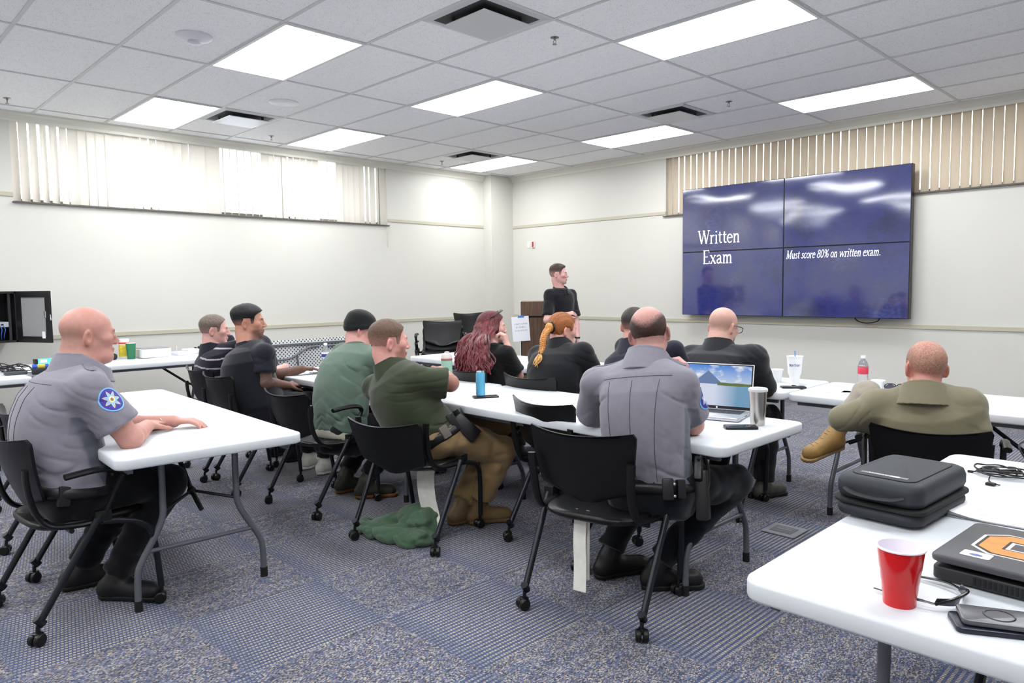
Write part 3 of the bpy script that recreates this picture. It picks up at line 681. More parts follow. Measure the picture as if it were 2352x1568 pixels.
POSES = {
 'P1': {'hip': (4.911, -7.161, 0.557), 'neck': (4.905, -7.094, 1.038), 'head': (4.892, -7.057, 1.161), 'shL': (4.725, -7.111, 0.929), 'shR': (5.096, -7.115, 0.948), 'elL': (4.700, -6.980, 0.730), 'wrL': (4.860, -6.720, 0.735), 'knL': (4.760, -6.828, 0.520), 'anL': (4.680, -7.100, 0.090), 'toL': (4.720, -6.880, 0.030), 'elR': (5.146, -6.988, 0.734), 'wrR': (4.926, -6.855, 0.741), 'knR': (5.042, -6.819, 0.503), 'anR': (4.930, -7.020, 0.090), 'toR': (5.120, -6.860, 0.030)},
 'P2': {'hip': (2.980, -5.680, 0.535), 'neck': (2.920, -5.769, 0.914), 'head': (2.903, -5.738, 1.049), 'shL': (2.790, -5.606, 0.954), 'shR': (3.170, -5.606, 0.954), 'elL': (2.720, -5.506, 0.704), 'wrL': (2.820, -5.306, 0.754), 'knL': (2.840, -5.240, 0.520), 'anL': (2.840, -5.260, 0.100), 'toL': (2.820, -5.070, 0.030), 'elR': (3.240, -5.506, 0.704), 'wrR': (3.140, -5.306, 0.754), 'knR': (3.120, -5.240, 0.520), 'anR': (3.120, -5.260, 0.100), 'toR': (3.140, -5.070, 0.030)},
 'P3': {'hip': (3.500, -5.680, 0.535), 'neck': (3.432, -5.713, 0.973), 'head': (3.405, -5.695, 1.119), 'shL': (3.310, -5.570, 0.946), 'shR': (3.633, -5.699, 0.910), 'elL': (3.240, -5.470, 0.696), 'wrL': (3.340, -5.270, 0.746), 'knL': (3.360, -5.240, 0.520), 'anL': (3.420, -5.280, 0.100), 'toL': (3.340, -5.070, 0.030), 'elR': (3.670, -5.721, 0.711), 'wrR': (3.570, -5.509, 0.665), 'knR': (3.640, -5.240, 0.520), 'anR': (3.660, -5.280, 0.100), 'toR': (3.660, -5.070, 0.030)},
 'P4': {'hip': (4.363, -5.551, 0.461), 'neck': (4.316, -5.388, 0.974), 'head': (4.286, -5.346, 1.078), 'shL': (4.140, -5.394, 0.917), 'shR': (4.527, -5.386, 0.901), 'elL': (4.070, -5.294, 0.667), 'wrL': (4.250, -5.100, 0.740), 'knL': (4.200, -5.140, 0.500), 'anL': (4.200, -5.440, 0.130), 'toL': (4.220, -5.270, 0.045), 'elR': (4.590, -5.294, 0.667), 'wrR': (4.450, -5.120, 0.740), 'knR': (4.500, -5.140, 0.500), 'anR': (4.420, -5.420, 0.130), 'toR': (4.520, -5.260, 0.045)},
 'P5': {'hip': (5.216, -5.497, 0.528), 'neck': (5.047, -5.640, 0.912), 'head': (5.020, -5.626, 1.048), 'shL': (4.876, -5.628, 0.779), 'shR': (5.264, -5.627, 0.856), 'elL': (4.990, -5.450, 0.640), 'wrL': (4.860, -5.300, 0.740), 'knL': (5.240, -4.940, 0.520), 'anL': (5.260, -5.340, 0.110), 'toL': (5.300, -5.160, 0.040), 'elR': (5.362, -5.472, 0.830), 'wrR': (5.060, -5.300, 0.860), 'knR': (5.410, -5.152, 0.413), 'anR': (5.340, -5.260, 0.130), 'toR': (5.440, -5.080, 0.045)},
 'P6': {'hip': (4.560, -4.430, 0.535), 'neck': (4.531, -4.424, 0.921), 'head': (4.506, -4.386, 1.054), 'shL': (4.360, -4.401, 0.956), 'shR': (4.710, -4.443, 0.879), 'elL': (4.290, -4.301, 0.706), 'wrL': (4.390, -4.101, 0.756), 'knL': (4.410, -4.020, 0.520), 'anL': (4.410, -4.040, 0.100), 'toL': (4.390, -3.850, 0.030), 'elR': (4.724, -4.348, 0.717), 'wrR': (4.715, -4.430, 0.930), 'knR': (4.690, -4.020, 0.520), 'anR': (4.690, -4.040, 0.100), 'toR': (4.710, -3.850, 0.030)},
 'P7': {'hip': (5.200, -4.420, 0.535), 'neck': (5.170, -4.374, 0.949), 'head': (5.145, -4.328, 1.056), 'shL': (4.983, -4.389, 0.872), 'shR': (5.366, -4.380, 0.911), 'elL': (4.920, -4.272, 0.701), 'wrL': (5.020, -4.072, 0.751), 'knL': (5.040, -4.020, 0.520), 'anL': (5.040, -4.040, 0.100), 'toL': (5.020, -3.850, 0.030), 'elR': (5.440, -4.272, 0.701), 'wrR': (5.380, -4.000, 0.730), 'knR': (5.320, -4.020, 0.520), 'anR': (5.320, -4.040, 0.100), 'toR': (5.340, -3.850, 0.030)},
 'P9': {'hip': (5.750, -4.280, 0.535), 'neck': (5.664, -4.248, 0.965), 'head': (5.643, -4.192, 1.091), 'shL': (5.560, -4.192, 0.951), 'shR': (5.940, -4.192, 0.951), 'elL': (5.490, -4.092, 0.701), 'wrL': (5.590, -3.892, 0.751), 'knL': (5.610, -3.840, 0.520), 'anL': (5.610, -3.860, 0.100), 'toL': (5.590, -3.670, 0.030), 'elR': (6.010, -4.092, 0.701), 'wrR': (5.910, -3.892, 0.751), 'knR': (5.890, -3.840, 0.520), 'anR': (5.890, -3.860, 0.100), 'toR': (5.910, -3.670, 0.030)},
 'P10': {'hip': (6.663, -5.457, 0.526), 'neck': (6.581, -5.370, 1.025), 'head': (6.551, -5.310, 1.135), 'shL': (6.366, -5.451, 0.909), 'shR': (6.752, -5.374, 0.929), 'elL': (6.240, -5.330, 0.700), 'wrL': (6.400, -5.150, 0.735), 'knL': (6.420, -5.080, 0.500), 'anL': (6.360, -5.360, 0.120), 'toL': (6.430, -5.200, 0.030), 'elR': (6.736, -5.250, 0.745), 'wrR': (6.609, -5.123, 0.910), 'knR': (6.840, -5.080, 0.480), 'anR': (6.600, -5.320, 0.120), 'toR': (6.720, -5.180, 0.030)},
 'P11': {'hip': (6.120, -4.050, 0.530), 'neck': (6.104, -3.948, 0.954), 'head': (6.092, -3.878, 1.084), 'shL': (5.922, -3.963, 0.876), 'shR': (6.329, -3.945, 0.900), 'elL': (5.860, -3.850, 0.696), 'wrL': (5.960, -3.650, 0.746), 'knL': (5.980, -3.660, 0.500), 'anL': (5.970, -3.720, 0.090), 'toL': (5.950, -3.550, 0.030), 'elR': (6.362, -3.858, 0.729), 'wrR': (6.220, -3.660, 0.730), 'knR': (6.280, -3.640, 0.500), 'anR': (6.290, -3.720, 0.090), 'toR': (6.340, -3.550, 0.030)},
 'P12': {'hip': (7.380, -4.200, 0.500), 'neck': (7.393, -4.408, 0.859), 'head': (7.375, -4.325, 0.960), 'shL': (7.209, -4.432, 0.775), 'shR': (7.552, -4.337, 0.800), 'elL': (7.095, -4.550, 0.720), 'wrL': (7.250, -4.330, 0.660), 'knL': (7.007, -4.013, 0.763), 'anL': (6.889, -4.171, 0.552), 'toL': (6.800, -4.330, 0.505), 'elR': (7.600, -4.360, 0.690), 'wrR': (7.550, -4.080, 0.660), 'knR': (7.330, -3.840, 0.520), 'anR': (7.270, -3.860, 0.100), 'toR': (7.220, -3.700, 0.030)},
 'P8': {'head': (2.770, -1.770, 1.490), 'neck': (2.778, -1.751, 1.320), 'shR': (2.739, -1.894, 1.262), 'shL': (2.783, -1.569, 1.258), 'elR': (2.824, -2.023, 0.976), 'elL': (2.852, -1.574, 0.959), 'wrR': (3.051, -1.961, 1.042), 'wrL': (2.955, -1.662, 0.765), 'hip': (2.777, -1.756, 0.869), 'knR': (2.777, -1.856, 0.469), 'anR': (2.777, -1.866, 0.080), 'toR': (2.937, -1.886, 0.030), 'knL': (2.777, -1.656, 0.469), 'anL': (2.777, -1.646, 0.080), 'toL': (2.937, -1.626, 0.030)},
}
# ---------------------------------------------------------------- figures: distance fields turned into meshes
V3 = lambda p: np.array(p, float)
_rs = np.random.RandomState(7); _NT = _rs.rand(64, 64, 64).astype(np.float32)
def vnoise(P, f):
    q = P*f; i = np.floor(q).astype(int); t = q-i; t = t*t*(3-2*t); i &= 63; j = (i+1) & 63
    a, b, c = t[:, 0], t[:, 1], t[:, 2]; g = _NT
    x00 = g[i[:, 0], i[:, 1], i[:, 2]]*(1-a)+g[j[:, 0], i[:, 1], i[:, 2]]*a; x10 = g[i[:, 0], j[:, 1], i[:, 2]]*(1-a)+g[j[:, 0], j[:, 1], i[:, 2]]*a
    x01 = g[i[:, 0], i[:, 1], j[:, 2]]*(1-a)+g[j[:, 0], i[:, 1], j[:, 2]]*a; x11 = g[i[:, 0], j[:, 1], j[:, 2]]*(1-a)+g[j[:, 0], j[:, 1], j[:, 2]]*a
    return (x00*(1-b)+x10*b)*(1-c)+(x01*(1-b)+x11*b)*c-.5
def cone(a, b, ra, rb):
    a, b = V3(a), V3(b); ab = b-a; L2 = max(ab@ab, 1e-9)
    def f(P):
        t = np.clip(((P-a)@ab)/L2, 0, 1); return np.linalg.norm(P-a-t[:, None]*ab, axis=1)-(ra+(rb-ra)*t)
    return f
def capcone(a, b, ra, rb):
    # flat-ended sleeve / trouser leg
    a, b = V3(a), V3(b); ab = b-a; L = math.sqrt(ab@ab); n = ab/L
    def f(P):
        s = (P-a)@n; t = np.clip(s/L, 0, 1); r = np.linalg.norm(P-a-np.maximum(s, 0)[:, None]*n, axis=1)-(ra+(rb-ra)*t)
        return smax(r, s-L, .012)
    return f
def ell(c, r, R=None):
    c, r = V3(c), V3(r)
    def f(P):
        q = P-c
        if R is not None: q = q@R
        k = np.linalg.norm(q/r, axis=1); g = np.linalg.norm(q/(r*r), axis=1)+1e-9
        return k*(k-1)/g
    return f
def smin(a, b, k):
    if k <= 0: return np.minimum(a, b)
    h = np.maximum(k-np.abs(a-b), 0)/k; return np.minimum(a, b)-h*h*k*.25
def smax(a, b, k): return -smin(-a, -b, k)
def union(prims, k=.02):
    def f(P):
        d = None
        for q in prims:
            kk = k; fn = q
            if isinstance(q, tuple): fn, kk = q
            v = fn(P); d = v if d is None else smin(d, v, kk)
        return d
    return f
def polygonize(fn, lo, hi, h, name, m, parent, color=None, smooth_it=1):
    lo = V3(lo); hi = V3(hi); B = 6
    n = (np.ceil((hi-lo)/(h*B)).astype(int)+1)
    cc = np.stack(np.meshgrid(*[np.arange(k) for k in n], indexing='ij'), -1).reshape(-1, 3)
    cen = lo+(cc*B+(B-1)/2)*h; d = fn(cen); act = np.abs(d) < h*B*1.35+.012
    full = np.repeat(np.repeat(np.repeat(np.where(d < 0, -1, 1).reshape(n).astype(np.float32), B, 0), B, 1), B, 2)
    off = np.stack(np.meshgrid(*[np.arange(B)]*3, indexing='ij'), -1).reshape(-1, 3)
    idx = (cc[act][:, None, :]*B+off[None]).reshape(-1, 3)
    full[idx[:, 0], idx[:, 1], idx[:, 2]] = fn(lo+idx*h)
    full[0] = 1; full[-1] = 1; full[:, 0] = 1; full[:, -1] = 1; full[:, :, 0] = 1; full[:, :, -1] = 1
    S = full < 0; cs = sum(S[a:S.shape[0]-1+a, b:S.shape[1]-1+b, c:S.shape[2]-1+c].astype(np.int8) for a in (0, 1) for b in (0, 1) for c in (0, 1))
    cells = np.argwhere((cs > 0) & (cs < 8))
    if len(cells) == 0: return None
    cid = -np.ones(cs.shape, np.int32); cid[cells[:, 0], cells[:, 1], cells[:, 2]] = np.arange(len(cells))
    acc = np.zeros((len(cells), 3)); cnt = np.zeros(len(cells))
    corners = [(a, b, c) for a in (0, 1) for b in (0, 1) for c in (0, 1)]
    val = {q: full[cells[:, 0]+q[0], cells[:, 1]+q[1], cells[:, 2]+q[2]] for q in corners}
    for q in corners:
        for ax in range(3):
            if q[ax]: continue
            r = list(q); r[ax] = 1; r = tuple(r); a, b = val[q], val[r]; x = (a < 0) != (b < 0)
            t = np.where(x, a/np.where(np.abs(a-b) < 1e-9, 1, a-b), 0); p = np.tile(np.array(q, float), (len(cells), 1)); p[:, ax] = t
            acc += p*x[:, None]; cnt += x
    V = lo+(cells+acc/cnt[:, None])*h
    F = []
    for ax in range(3):
        u, v = (ax+1) % 3, (ax+2) % 3
        s0 = [slice(1, -1)]*3; s0[ax] = slice(0, -1); s1 = [slice(1, -1)]*3; s1[ax] = slice(1, None)
        A, Bq = S[tuple(s0)], S[tuple(s1)]
        e = np.argwhere(A != Bq); sgn = A[e[:, 0], e[:, 1], e[:, 2]]
        base = e.copy(); base[:, u] += 1; base[:, v] += 1
        def c_(du, dv):
            z = base.copy(); z[:, u] -= du; z[:, v] -= dv; return cid[z[:, 0], z[:, 1], z[:, 2]]
        q = np.stack([c_(0, 0), c_(1, 0), c_(1, 1), c_(0, 1)], 1); q[~sgn] = q[~sgn][:, ::-1]; F.append(q)
    F = np.concatenate(F); F = F[(F >= 0).all(1)]
    for _ in range(smooth_it):
        s = np.zeros_like(V); c = np.zeros(len(V))
        for a, b in ((0, 1), (1, 2), (2, 3), (3, 0)):
            for x, y in ((a, b), (b, a)): 
                for k in range(3): s[:, k] += np.bincount(F[:, x], V[F[:, y], k], len(V))
                c += np.bincount(F[:, x], minlength=len(V))
        V = V*.5+.5*s/np.maximum(c, 1)[:, None]
    me = bpy.data.meshes.new(name); me.vertices.add(len(V)); me.vertices.foreach_set('co', V.ravel())
    me.loops.add(F.size); me.loops.foreach_set('vertex_index', F.ravel().astype(np.int32))
    me.polygons.add(len(F)); me.polygons.foreach_set('loop_start', np.arange(0, F.size, 4, dtype=np.int32))
    me.polygons.foreach_set('use_smooth', np.ones(len(F), bool))
    me.update(calc_edges=True); me.materials.append(m)
    if color is not None:
        C = color(V); at = me.color_attributes.new('Col', 'FLOAT_COLOR', 'POINT')
        at.data.foreach_set('color', np.concatenate([C, np.ones((len(C), 1))], 1).ravel())
    o = bpy.data.objects.new(name, me); COL.objects.link(o); o.parent = parent
    if parent is not None: o.location = -Vector(parent.location)
    return o
def nz(v): v = V3(v); return v/np.linalg.norm(v)
SKIN = lambda: mat('skin', rough=.48, attr='Col', var=.05, varscale=60, bump=(220, .12, .0008), sss=.12, spec=.35)
HAIRM = lambda: mat('hair', rough=.5, attr='Col', var=.3, varscale=150, bump=(260, .8, .002), spec=.35)
CLOTH = lambda: mat('cloth', rough=.85, attr='Col', var=.04, varscale=35, bump=(420, .25, .0008), spec=.2, sheen=.2)
LEATH = lambda: mat('leather', rough=.45, attr='Col', var=.12, varscale=30, bump=(120, .4, .0012), spec=.4)
KIT = mat('duty_black', srgb(24, 24, 26), .38, bump=(150, .3, .001))
L3 = lambda c: np.array(srgb(*c)[:3])
def lerp(t, xs, ys): return np.interp(t, xs, ys)
def sm(x, a, b): t = np.clip((x-a)/(b-a), 0, 1); return t*t*(3-2*t)
class Person:
    def __init__(s, key, label, look, tilt=0, roll=0, bulk=1.0, belly=1.0, skin=(214, 160, 138), neckr=.060, hump=.03, hs=.95, headh=.004, armr=1.0, jowl=0.0, footk=1.0):
        s.jowl = jowl; s.footk = footk
        s.J = {k: V3(v) for k, v in POSES[key].items()}; J = s.J; s.bulk, s.belly, s.hump, s.hs, s.armr = bulk, belly, hump, hs, armr
        s.skin = L3(skin); s.neckr = neckr; s.headh = headh
        s.root = empty('person', (float(J['hip'][0]), float(J['hip'][1]), 0), 0, label, 'person')
        s.up = nz(J['neck']-J['hip']); s.L = np.linalg.norm(J['neck']-J['hip'])
        x = J['shR']-J['shL']; s.x = nz(x-s.up*(x@s.up)); s.fw = np.cross(s.up, s.x)
        a = math.radians(look); f = V3((math.cos(a), math.sin(a), 0)); t = math.radians(tilt)
        z0 = V3((0, 0, 1)); hf = nz(f*math.cos(t)-z0*math.sin(t)); hx = nz(np.cross(hf, z0)); hu = np.cross(hx, hf)
        r = math.radians(roll); hx, hu = hx*math.cos(r)-hu*math.sin(r), hu*math.cos(r)+hx*math.sin(r)
        s.HR = np.stack([hx, hf, hu], 1); s.HC = J['head']; s.objs = []
    def hl(s, P): return ((P-s.HC)@s.HR)/s.hs
    def hw(s, p): return s.HC+(V3(p)*s.hs)@s.HR.T
    def torso(s, off=0.0, t0=-.12, t1=1.0, wk=1.0):
        J = s.J; bk, be = s.bulk, s.belly
        shw = np.linalg.norm(J['shR']-J['shL'])/2
        ts = [-.3, -.12, 0, .22, .45, .7, .86, .94, 1.0, 1.1]
        W = [.16*bk*be, .178*bk*be, .178*bk*be, .168*bk*be, .172*bk*(be*.5+.5), .180*bk, min(.165*bk, shw-.005), shw*.62, .078, .06]
        D = [.10*bk, .118*bk*be, .122*bk*be, .125*bk*be*1.02, .125*bk*(be*.6+.4), .122*bk, .104*bk, .085, .066, .05]
        def f(P):
            q = P-J['hip']; t = (q@s.up)/s.L; u = q@s.x; v = q@s.fw+s.hump*np.sin(PI*np.clip(t, 0, 1))-.01*(be-1)*10*np.sin(PI*np.clip(t*1.4, 0, 1))*.5
            w_ = lerp(t, ts, W)*wk+off; d_ = lerp(t, ts, D)*wk+off; n = 2.35
            g = (np.abs(u/w_)**n+np.abs(v/d_)**n)**(1/n); dist = (g-1)*np.minimum(w_, d_)
            return smax(dist, np.maximum((t-t1)*s.L, (t0-t)*s.L), .03)
        return f
    def arm(s, g, cloth=None):
        J = s.J; k = s.armr; a, b, c = J['sh'+g], J['el'+g], J['wr'+g]
        return [(cone(a, b, .052*k, .040*k), .02), (cone(b, c, .041*k, .026*k), .015), (cone(b+(c-b)*.25, b+(c-b)*.5, .040*k, .034*k), .01)]
    def hand(s, g, dirv, nrm, curl=35, spread=.0, thumb=1.0, curls=None):
        # palm of four metacarpals, four unequal jointed fingers, a thumb off the side
        w = s.J['wr'+g]; d = nz(dirv); n = nz(V3(nrm)-d*(V3(nrm)@d)); sd = np.cross(d, n)*(1 if g == 'R' else -1)   # n: back of the hand; sd: to the thumb side
        k = .96; out = []
        for i, (lx, ln) in enumerate(((.027, .9), (.009, 1.0), (-.009, .95), (-.026, .76))):
            kn = w+d*(.085-.004*abs(i-1))*k+sd*lx*k
            out.append((cone(w+sd*lx*.55*k+d*.005, kn, .0125, .0100), .012))
            p = kn; ang = 0; cu = (curls[i] if curls else curl)
            for ph, r0, r1 in ((.043, .0095, .0085), (.027, .0085, .0078), (.021, .0078, .0068)):
                ang += math.radians(cu); sp = sd*(lx*spread*4)
                dv = nz(d*math.cos(ang)-n*math.sin(ang)+sp); q = p+dv*ph*ln*k; out.append((cone(p, q, r0, r1), .003)); p = q
        p = w+d*.018+sd*.022*k; 
        for ph, a_, r0, r1 in ((.042, 42, .0145, .011), (.032, 30, .0105, .0095), (.026, 18, .0095, .0075)):
            a2 = math.radians(a_*thumb); dv = nz(d*math.cos(a2)+sd*math.sin(a2)-n*.25); q = p+dv*ph*k; out.append((cone(p, q, r0, r1), .005)); p = q
        return out
    def head_sdf(s):
        def f(P):
            q = s.hl(P); e = lambda c, r: ell(c, r)(q); c_ = lambda a, b, ra, rb: cone(a, b, ra, rb)(q)
            m = q.copy(); m[:, 0] = np.abs(m[:, 0]); em = lambda c, r: ell(c, r)(m); cm = lambda a, b, ra, rb: cone(a, b, ra, rb)(m)
            d = e((0, -.012, .030), (.077, .097, .086))
            d = smin(d, e((0, .028, -.028), (.062, .064, .078)), .03)
            d = smin(d, cm((.044, .002, -.050), (.018, .064, -.088), .022, .020), .028)
            d = smin(d, e((0, .076, -.096), (.018, .016, .016)), .02)
            if s.jowl: d = smin(d, e((0, .038, -.094), (.056*s.jowl, .052, .030)), .03)
            d = smin(d, em((.044, .058, -.016), (.020, .022, .018)), .025)
            d = smin(d, c_((-.030, .083, .020), (.030, .083, .020), .011, .011), .018)
            d = smax(d, -em((.031, .102, .003), (.017, .015, .011)), .014)
            d = smin(d, em((.031, .080, .002), (.0135, .0135, .0125)), .003)
            d = smin(d, c_((0, .089, .010), (0, .108, -.025), .0080, .0115), .012)
            d = smin(d, em((.0115, .101, -.032), (.009, .011, .008)), .007)
            d = smin(d, e((0, .088, -.058), (.026, .014, .008)), .008); d = smin(d, e((0, .087, -.069), (.022, .013, .007)), .006)
            d = smax(d, -e((0, .104, -.0635), (.024, .008, .0016)), .003)
            # ears: tilted shells with a hollow
            ca, sa = math.cos(.42), math.sin(.42); mx = m[:, 0]-.0795; my = m[:, 1]+.016; qq = np.stack([mx*ca+my*sa, -mx*sa+my*ca, m[:, 2]+.012], 1)
            ear = ell((0, -.004, 0), (.0085, .0195, .033))(qq); ear = smin(ear, ell((-.006, .002, -.004), (.010, .012, .024))(qq), .008)
            ear = smax(ear, -ell((.008, .000, .003), (.0085, .0105, .020))(qq), .004)
            d = smin(d, ear, .006)
            return d*s.hs
        return f
    def skincolor(s, hairfn=None, haircol=None, red=.5):
        lip = s.skin*np.array([.82, .55, .55]); blush = s.skin*np.array([1.0, .72, .66])
        def f(V):
            q = s.hl(V); C = np.tile(s.skin, (len(V), 1)); r = lambda c, rad: np.exp(-np.sum(((q-V3(c))/V3(rad))**2, 1))
            m = q.copy(); m[:, 0] = np.abs(m[:, 0]); rm = lambda c, rad: np.exp(-np.sum(((m-V3(c))/V3(rad))**2, 1))
            b = np.clip(rm((.085, -.02, -.01), (.014, .03, .034))*1.0+r((0, .11, -.028), (.02, .02, .015))*.6+rm((.045, .07, -.03), (.025, .03, .022))*.5+r((0, -.03, -.13), (.09, .09, .06))*.35, 0, 1)*red
            C = C*(1-b[:, None])+blush*b[:, None]
            l = np.clip(r((0, .098, -.063), (.021, .012, .008))*1.3, 0, 1)*.8; C = C*(1-l[:, None])+lip*l[:, None]
            if haircol is not None:
                h = L3(haircol); eb = np.clip(rm((.032, .093, .023), (.017, .012, .0045))*1.6, 0, 1)*.85; C = C*(1-eb[:, None])+h*eb[:, None]
            ey = rm((.031, .0935, .002), (.0095, .006, .0042)) > .5; C[ey] = (.75, .72, .7); ir = rm((.031, .0945, .002), (.0042, .006, .0042)) > .5; C[ir] = (.04, .03, .025)
            if hairfn is not None:
                a = hairfn(q)[:, None]; C = C*(1-a)+L3(haircol)*a
            return C
        return f
    def body(s, hands, h=.005, hairfn=None, haircol=(70, 50, 40), sleeves=True, red=.5):
        J = s.J; hd = s.head_sdf(); pr = [(s.torso(-.012), .02)]
        nb = J['neck']-s.up*.02; nt = s.hw((0, -.018, -.055)); nr = s.neckr
        pr += [(cone(nb, nt, nr*1.05, nr*.96), .035), (cone(s.hw((0, -.045, -.06)), nb-s.fw*.02, nr*.7, nr*.9), .03)]
        for g in 'LR': pr += s.arm(g)
        for g, args in hands.items():
            pr += s.hand(g, **args)
        rest = union(pr)
        def f(P):
            d = rest(P); r = np.linalg.norm(P-s.HC, axis=1) < .30
            if r.any():
                o = np.full(len(P), .2); o[r] = hd(P[r]); d = np.where(r, smin(d, o, .022), d)
            return d
        pts = np.array([J[k] for k in ('hip', 'neck', 'shL', 'shR', 'elL', 'elR', 'wrL', 'wrR', 'head')]); lo = pts.min(0)-.2; hi = pts.max(0)+.2
        o = polygonize(f, lo, hi, h, 'body', SKIN(), s.root, s.skincolor(hairfn, haircol, red)); s.bodyo = o; return o
    def shirt(s, col, sleeve=.72, fold=.004, off=.012, h=.006, t0=-.10, name='shirt', collar=None, colfn=None, long=False, collarcol=None, sr=.066, m=None, seed=0, t1=1.0):
        J = s.J; k = s.armr; pr = [s.torso(off, t0, t1)]; s0 = sr*.90
        for g in 'LR':
            pr += [(cone(J['neck']-s.up*(.030+.012*k), J['sh'+g], .056*k, s0*k*.93), .05)]
            a, b, c = J['sh'+g], J['el'+g], J['wr'+g]
            if long: pr += [(cone(a, b, s0*k*.92, .052*k), .035), (capcone(b+(b-c)*.0, b+(c-b)*.96, .052*k, .036*k), .02), (ell(b, (.052*k,)*3), .01)]
            else: pr += [(capcone(a, a+(b-a)*sleeve, s0*k*.95, (sr+.003)*k), .03)]
            pass
        base = union(pr, .04)
        def f(P):
            d = base(P); q = P-J['hip']; t = (q@s.up)/s.L; u = q@s.x
            # drape creases: thin dents, mostly at the waist, the armpits and the elbows
            loc = .25+1.2*np.exp(-((t-.06)/.16)**2)+1.0*np.exp(-((t-.62)/.14)**2-((np.abs(u)-.17)/.06)**2)+.5*sm(np.abs(u), .19, .24)
            Q = np.stack([u*.8+t*.1, q@s.fw*.7, q@s.up*2.2+np.abs(u)*1.4], 1)+seed
            r1 = np.clip(1-np.abs(vnoise(Q, 10.0)*4.4), 0, 1)**2; Q2 = np.stack([q[:, 0]*.6+q[:, 2], q[:, 1]*.6, q[:, 2]-q[:, 0]*.8], 1)+seed+5
            r2 = np.clip(1-np.abs(vnoise(Q2, 8.0)*4.6), 0, 1)**2
            return d+fold*(1.15*r1*loc+.5*r2*np.minimum(loc, .9))+fold*.35*vnoise(Q, 5.)
        pts = np.array([J[k_] for k_ in ('hip', 'neck', 'shL', 'shR', 'elL', 'elR')]+([J['wrL'], J['wrR']] if long else [])); lo = pts.min(0)-.2*s.bulk-.03; hi = pts.max(0)+.2*s.bulk+.03
        c = L3(col)
        def cf(V):
            q = V-J['hip']; t = (q@s.up)/s.L; u = q@s.x; v = q@s.fw
            C = np.tile(c, (len(V), 1))
            if colfn is not None: C = colfn(C, t, u, v, V)
            return C
        o = polygonize(f, lo, hi, h, name, m or CLOTH(), s.root, cf); s.shirto = o
        if collar: s.collar(L3(collarcol or col), collar)
        return o
    def collar(s, c, kind):
        nb = s.J['neck']-s.up*.025; nt = s.hw((0, -.02, -.06)); ax = nz(nt-nb); r = s.neckr+.013; hgt = {'polo': .056, 'stand': .05, 'crew': .024, 'quarter': .064}[kind]
        ax = nz(ax+s.up*.8)
        def f(P):
            q = P-nb; t = q@ax; rad = np.linalg.norm(q-t[:, None]*ax, axis=1); fr = q@s.fw
            rr = r+.006+np.where(t < hgt, (hgt-t)*.34, 0); top = hgt-.45*np.clip(fr, -.02, .09)
            d = np.abs(rad-rr)-.0055
            if kind == 'polo': gap = (fr > 0)&(np.abs((q@s.x)) < .012); d = np.where(gap, np.maximum(d, .012-np.abs(q@s.x)), d)
            return np.maximum(np.maximum(d, t-top), -.045-t)
        polygonize(f, nb-.16, nb+.16, .004, 'collar', CLOTH(), s.root, lambda V: np.tile(c, (len(V), 1)))
    def trousers(s, col, r=1.0, shoes=True, shoecol=(28, 28, 30), h=.008, fold=.006, m=None, solecol=(22, 22, 23), boot=.12, colfn=None, tcut={}):
        J = s.J; x = s.x; pr = [(s.torso(.006, -.30, .04, 1.0), .03)]
        for g, sg in (('L', -1), ('R', 1)):
            hj = J['hip']+x*sg*.085-s.up*.02; kn, an = J['kn'+g], J['an'+g]
            pr += [(cone(hj, kn, .092*r*s.bulk**.7, .066*r), .04), (capcone(kn, an+(kn-an)*tcut.get(g, .05), .066*r, .056*r), .02), (ell(kn, (.066*r,)*3), .02)]
        base = union(pr, .04)
        def f(P):
            d = base(P); nn = 1-2*np.abs(vnoise(P*np.array([1, 1, 1.4]), 13.0)*2); return d+fold*(nn-.4)+fold*.6*vnoise(P, 26.0)
        pts = np.array([J[k_] for k_ in ('hip', 'knL', 'knR', 'anL', 'anR')]); lo = pts.min(0)-.2*max(1, s.bulk); hi = pts.max(0)+.2*max(1, s.bulk)
        c = L3(col); polygonize(f, lo, hi, h, 'trousers', m or CLOTH(), s.root, (lambda V: np.tile(c, (len(V), 1))) if colfn is None else colfn)
        if shoes:
            for g in 'LR': s.shoe(g, shoecol, solecol, boot)
    def shoe(s, g, col, solecol, boot=.12):
        J = s.J; an, to = J['an'+g], J['to'+g]; kn = J['kn'+g]
        f_ = nz(to-an-np.array([0, 0, (to-an)[2]*.0])); shin = nz(kn-an)
        flat = an[2] < .3
        fd = V3((f_[0], f_[1], 0)) if flat else f_
        fd = nz(fd); u = nz(shin-fd*(shin@fd)); 
        if flat: u = V3((0, 0, 1))
        sd = np.cross(fd, u); heel = an-u*.055-fd*.035; 
        if flat: heel[2] = max(.038, heel[2]); heel[2] = .040
        Lf = .19*s.footk; ball = heel+fd*Lf
        up = [cone(an+shin*(boot-.06), an-u*.02, .047, .043), cone(heel+u*.01, an-u*.02, .036, .040), cone(heel+u*.004, ball, .036, .036), cone(heel+u*.03+fd*.03, ball-fd*.02+u*.0, .036, .034)]
        base = union(up, .03)
        def fu(P): d = base(P); z = (P-heel)@u; return np.maximum(d+.002*vnoise(P, 60.), -z-.020)
        c = L3(col); lo = np.minimum(np.minimum(heel, ball), an)-.14; hi = np.maximum(np.maximum(heel, ball), an)+.14
        o = polygonize(fu, lo, hi, .006, 'shoe', LEATH(), s.root, lambda V: np.tile(c, (len(V), 1)))
        def fs(P):
            q = P-heel; z = q@u; t = np.clip((q@fd)/Lf, 0, 1); y = q@sd; r = .034+.008*t-.006*np.sin(PI*t); lx = q@fd-t*Lf
            tread = .0025*(np.sin((q@fd)*260)*np.sin(y*260) > 0)
            return np.maximum(np.maximum(np.sqrt(lx*lx+y*y)-r-.004, z+.014), -z-.036+tread)
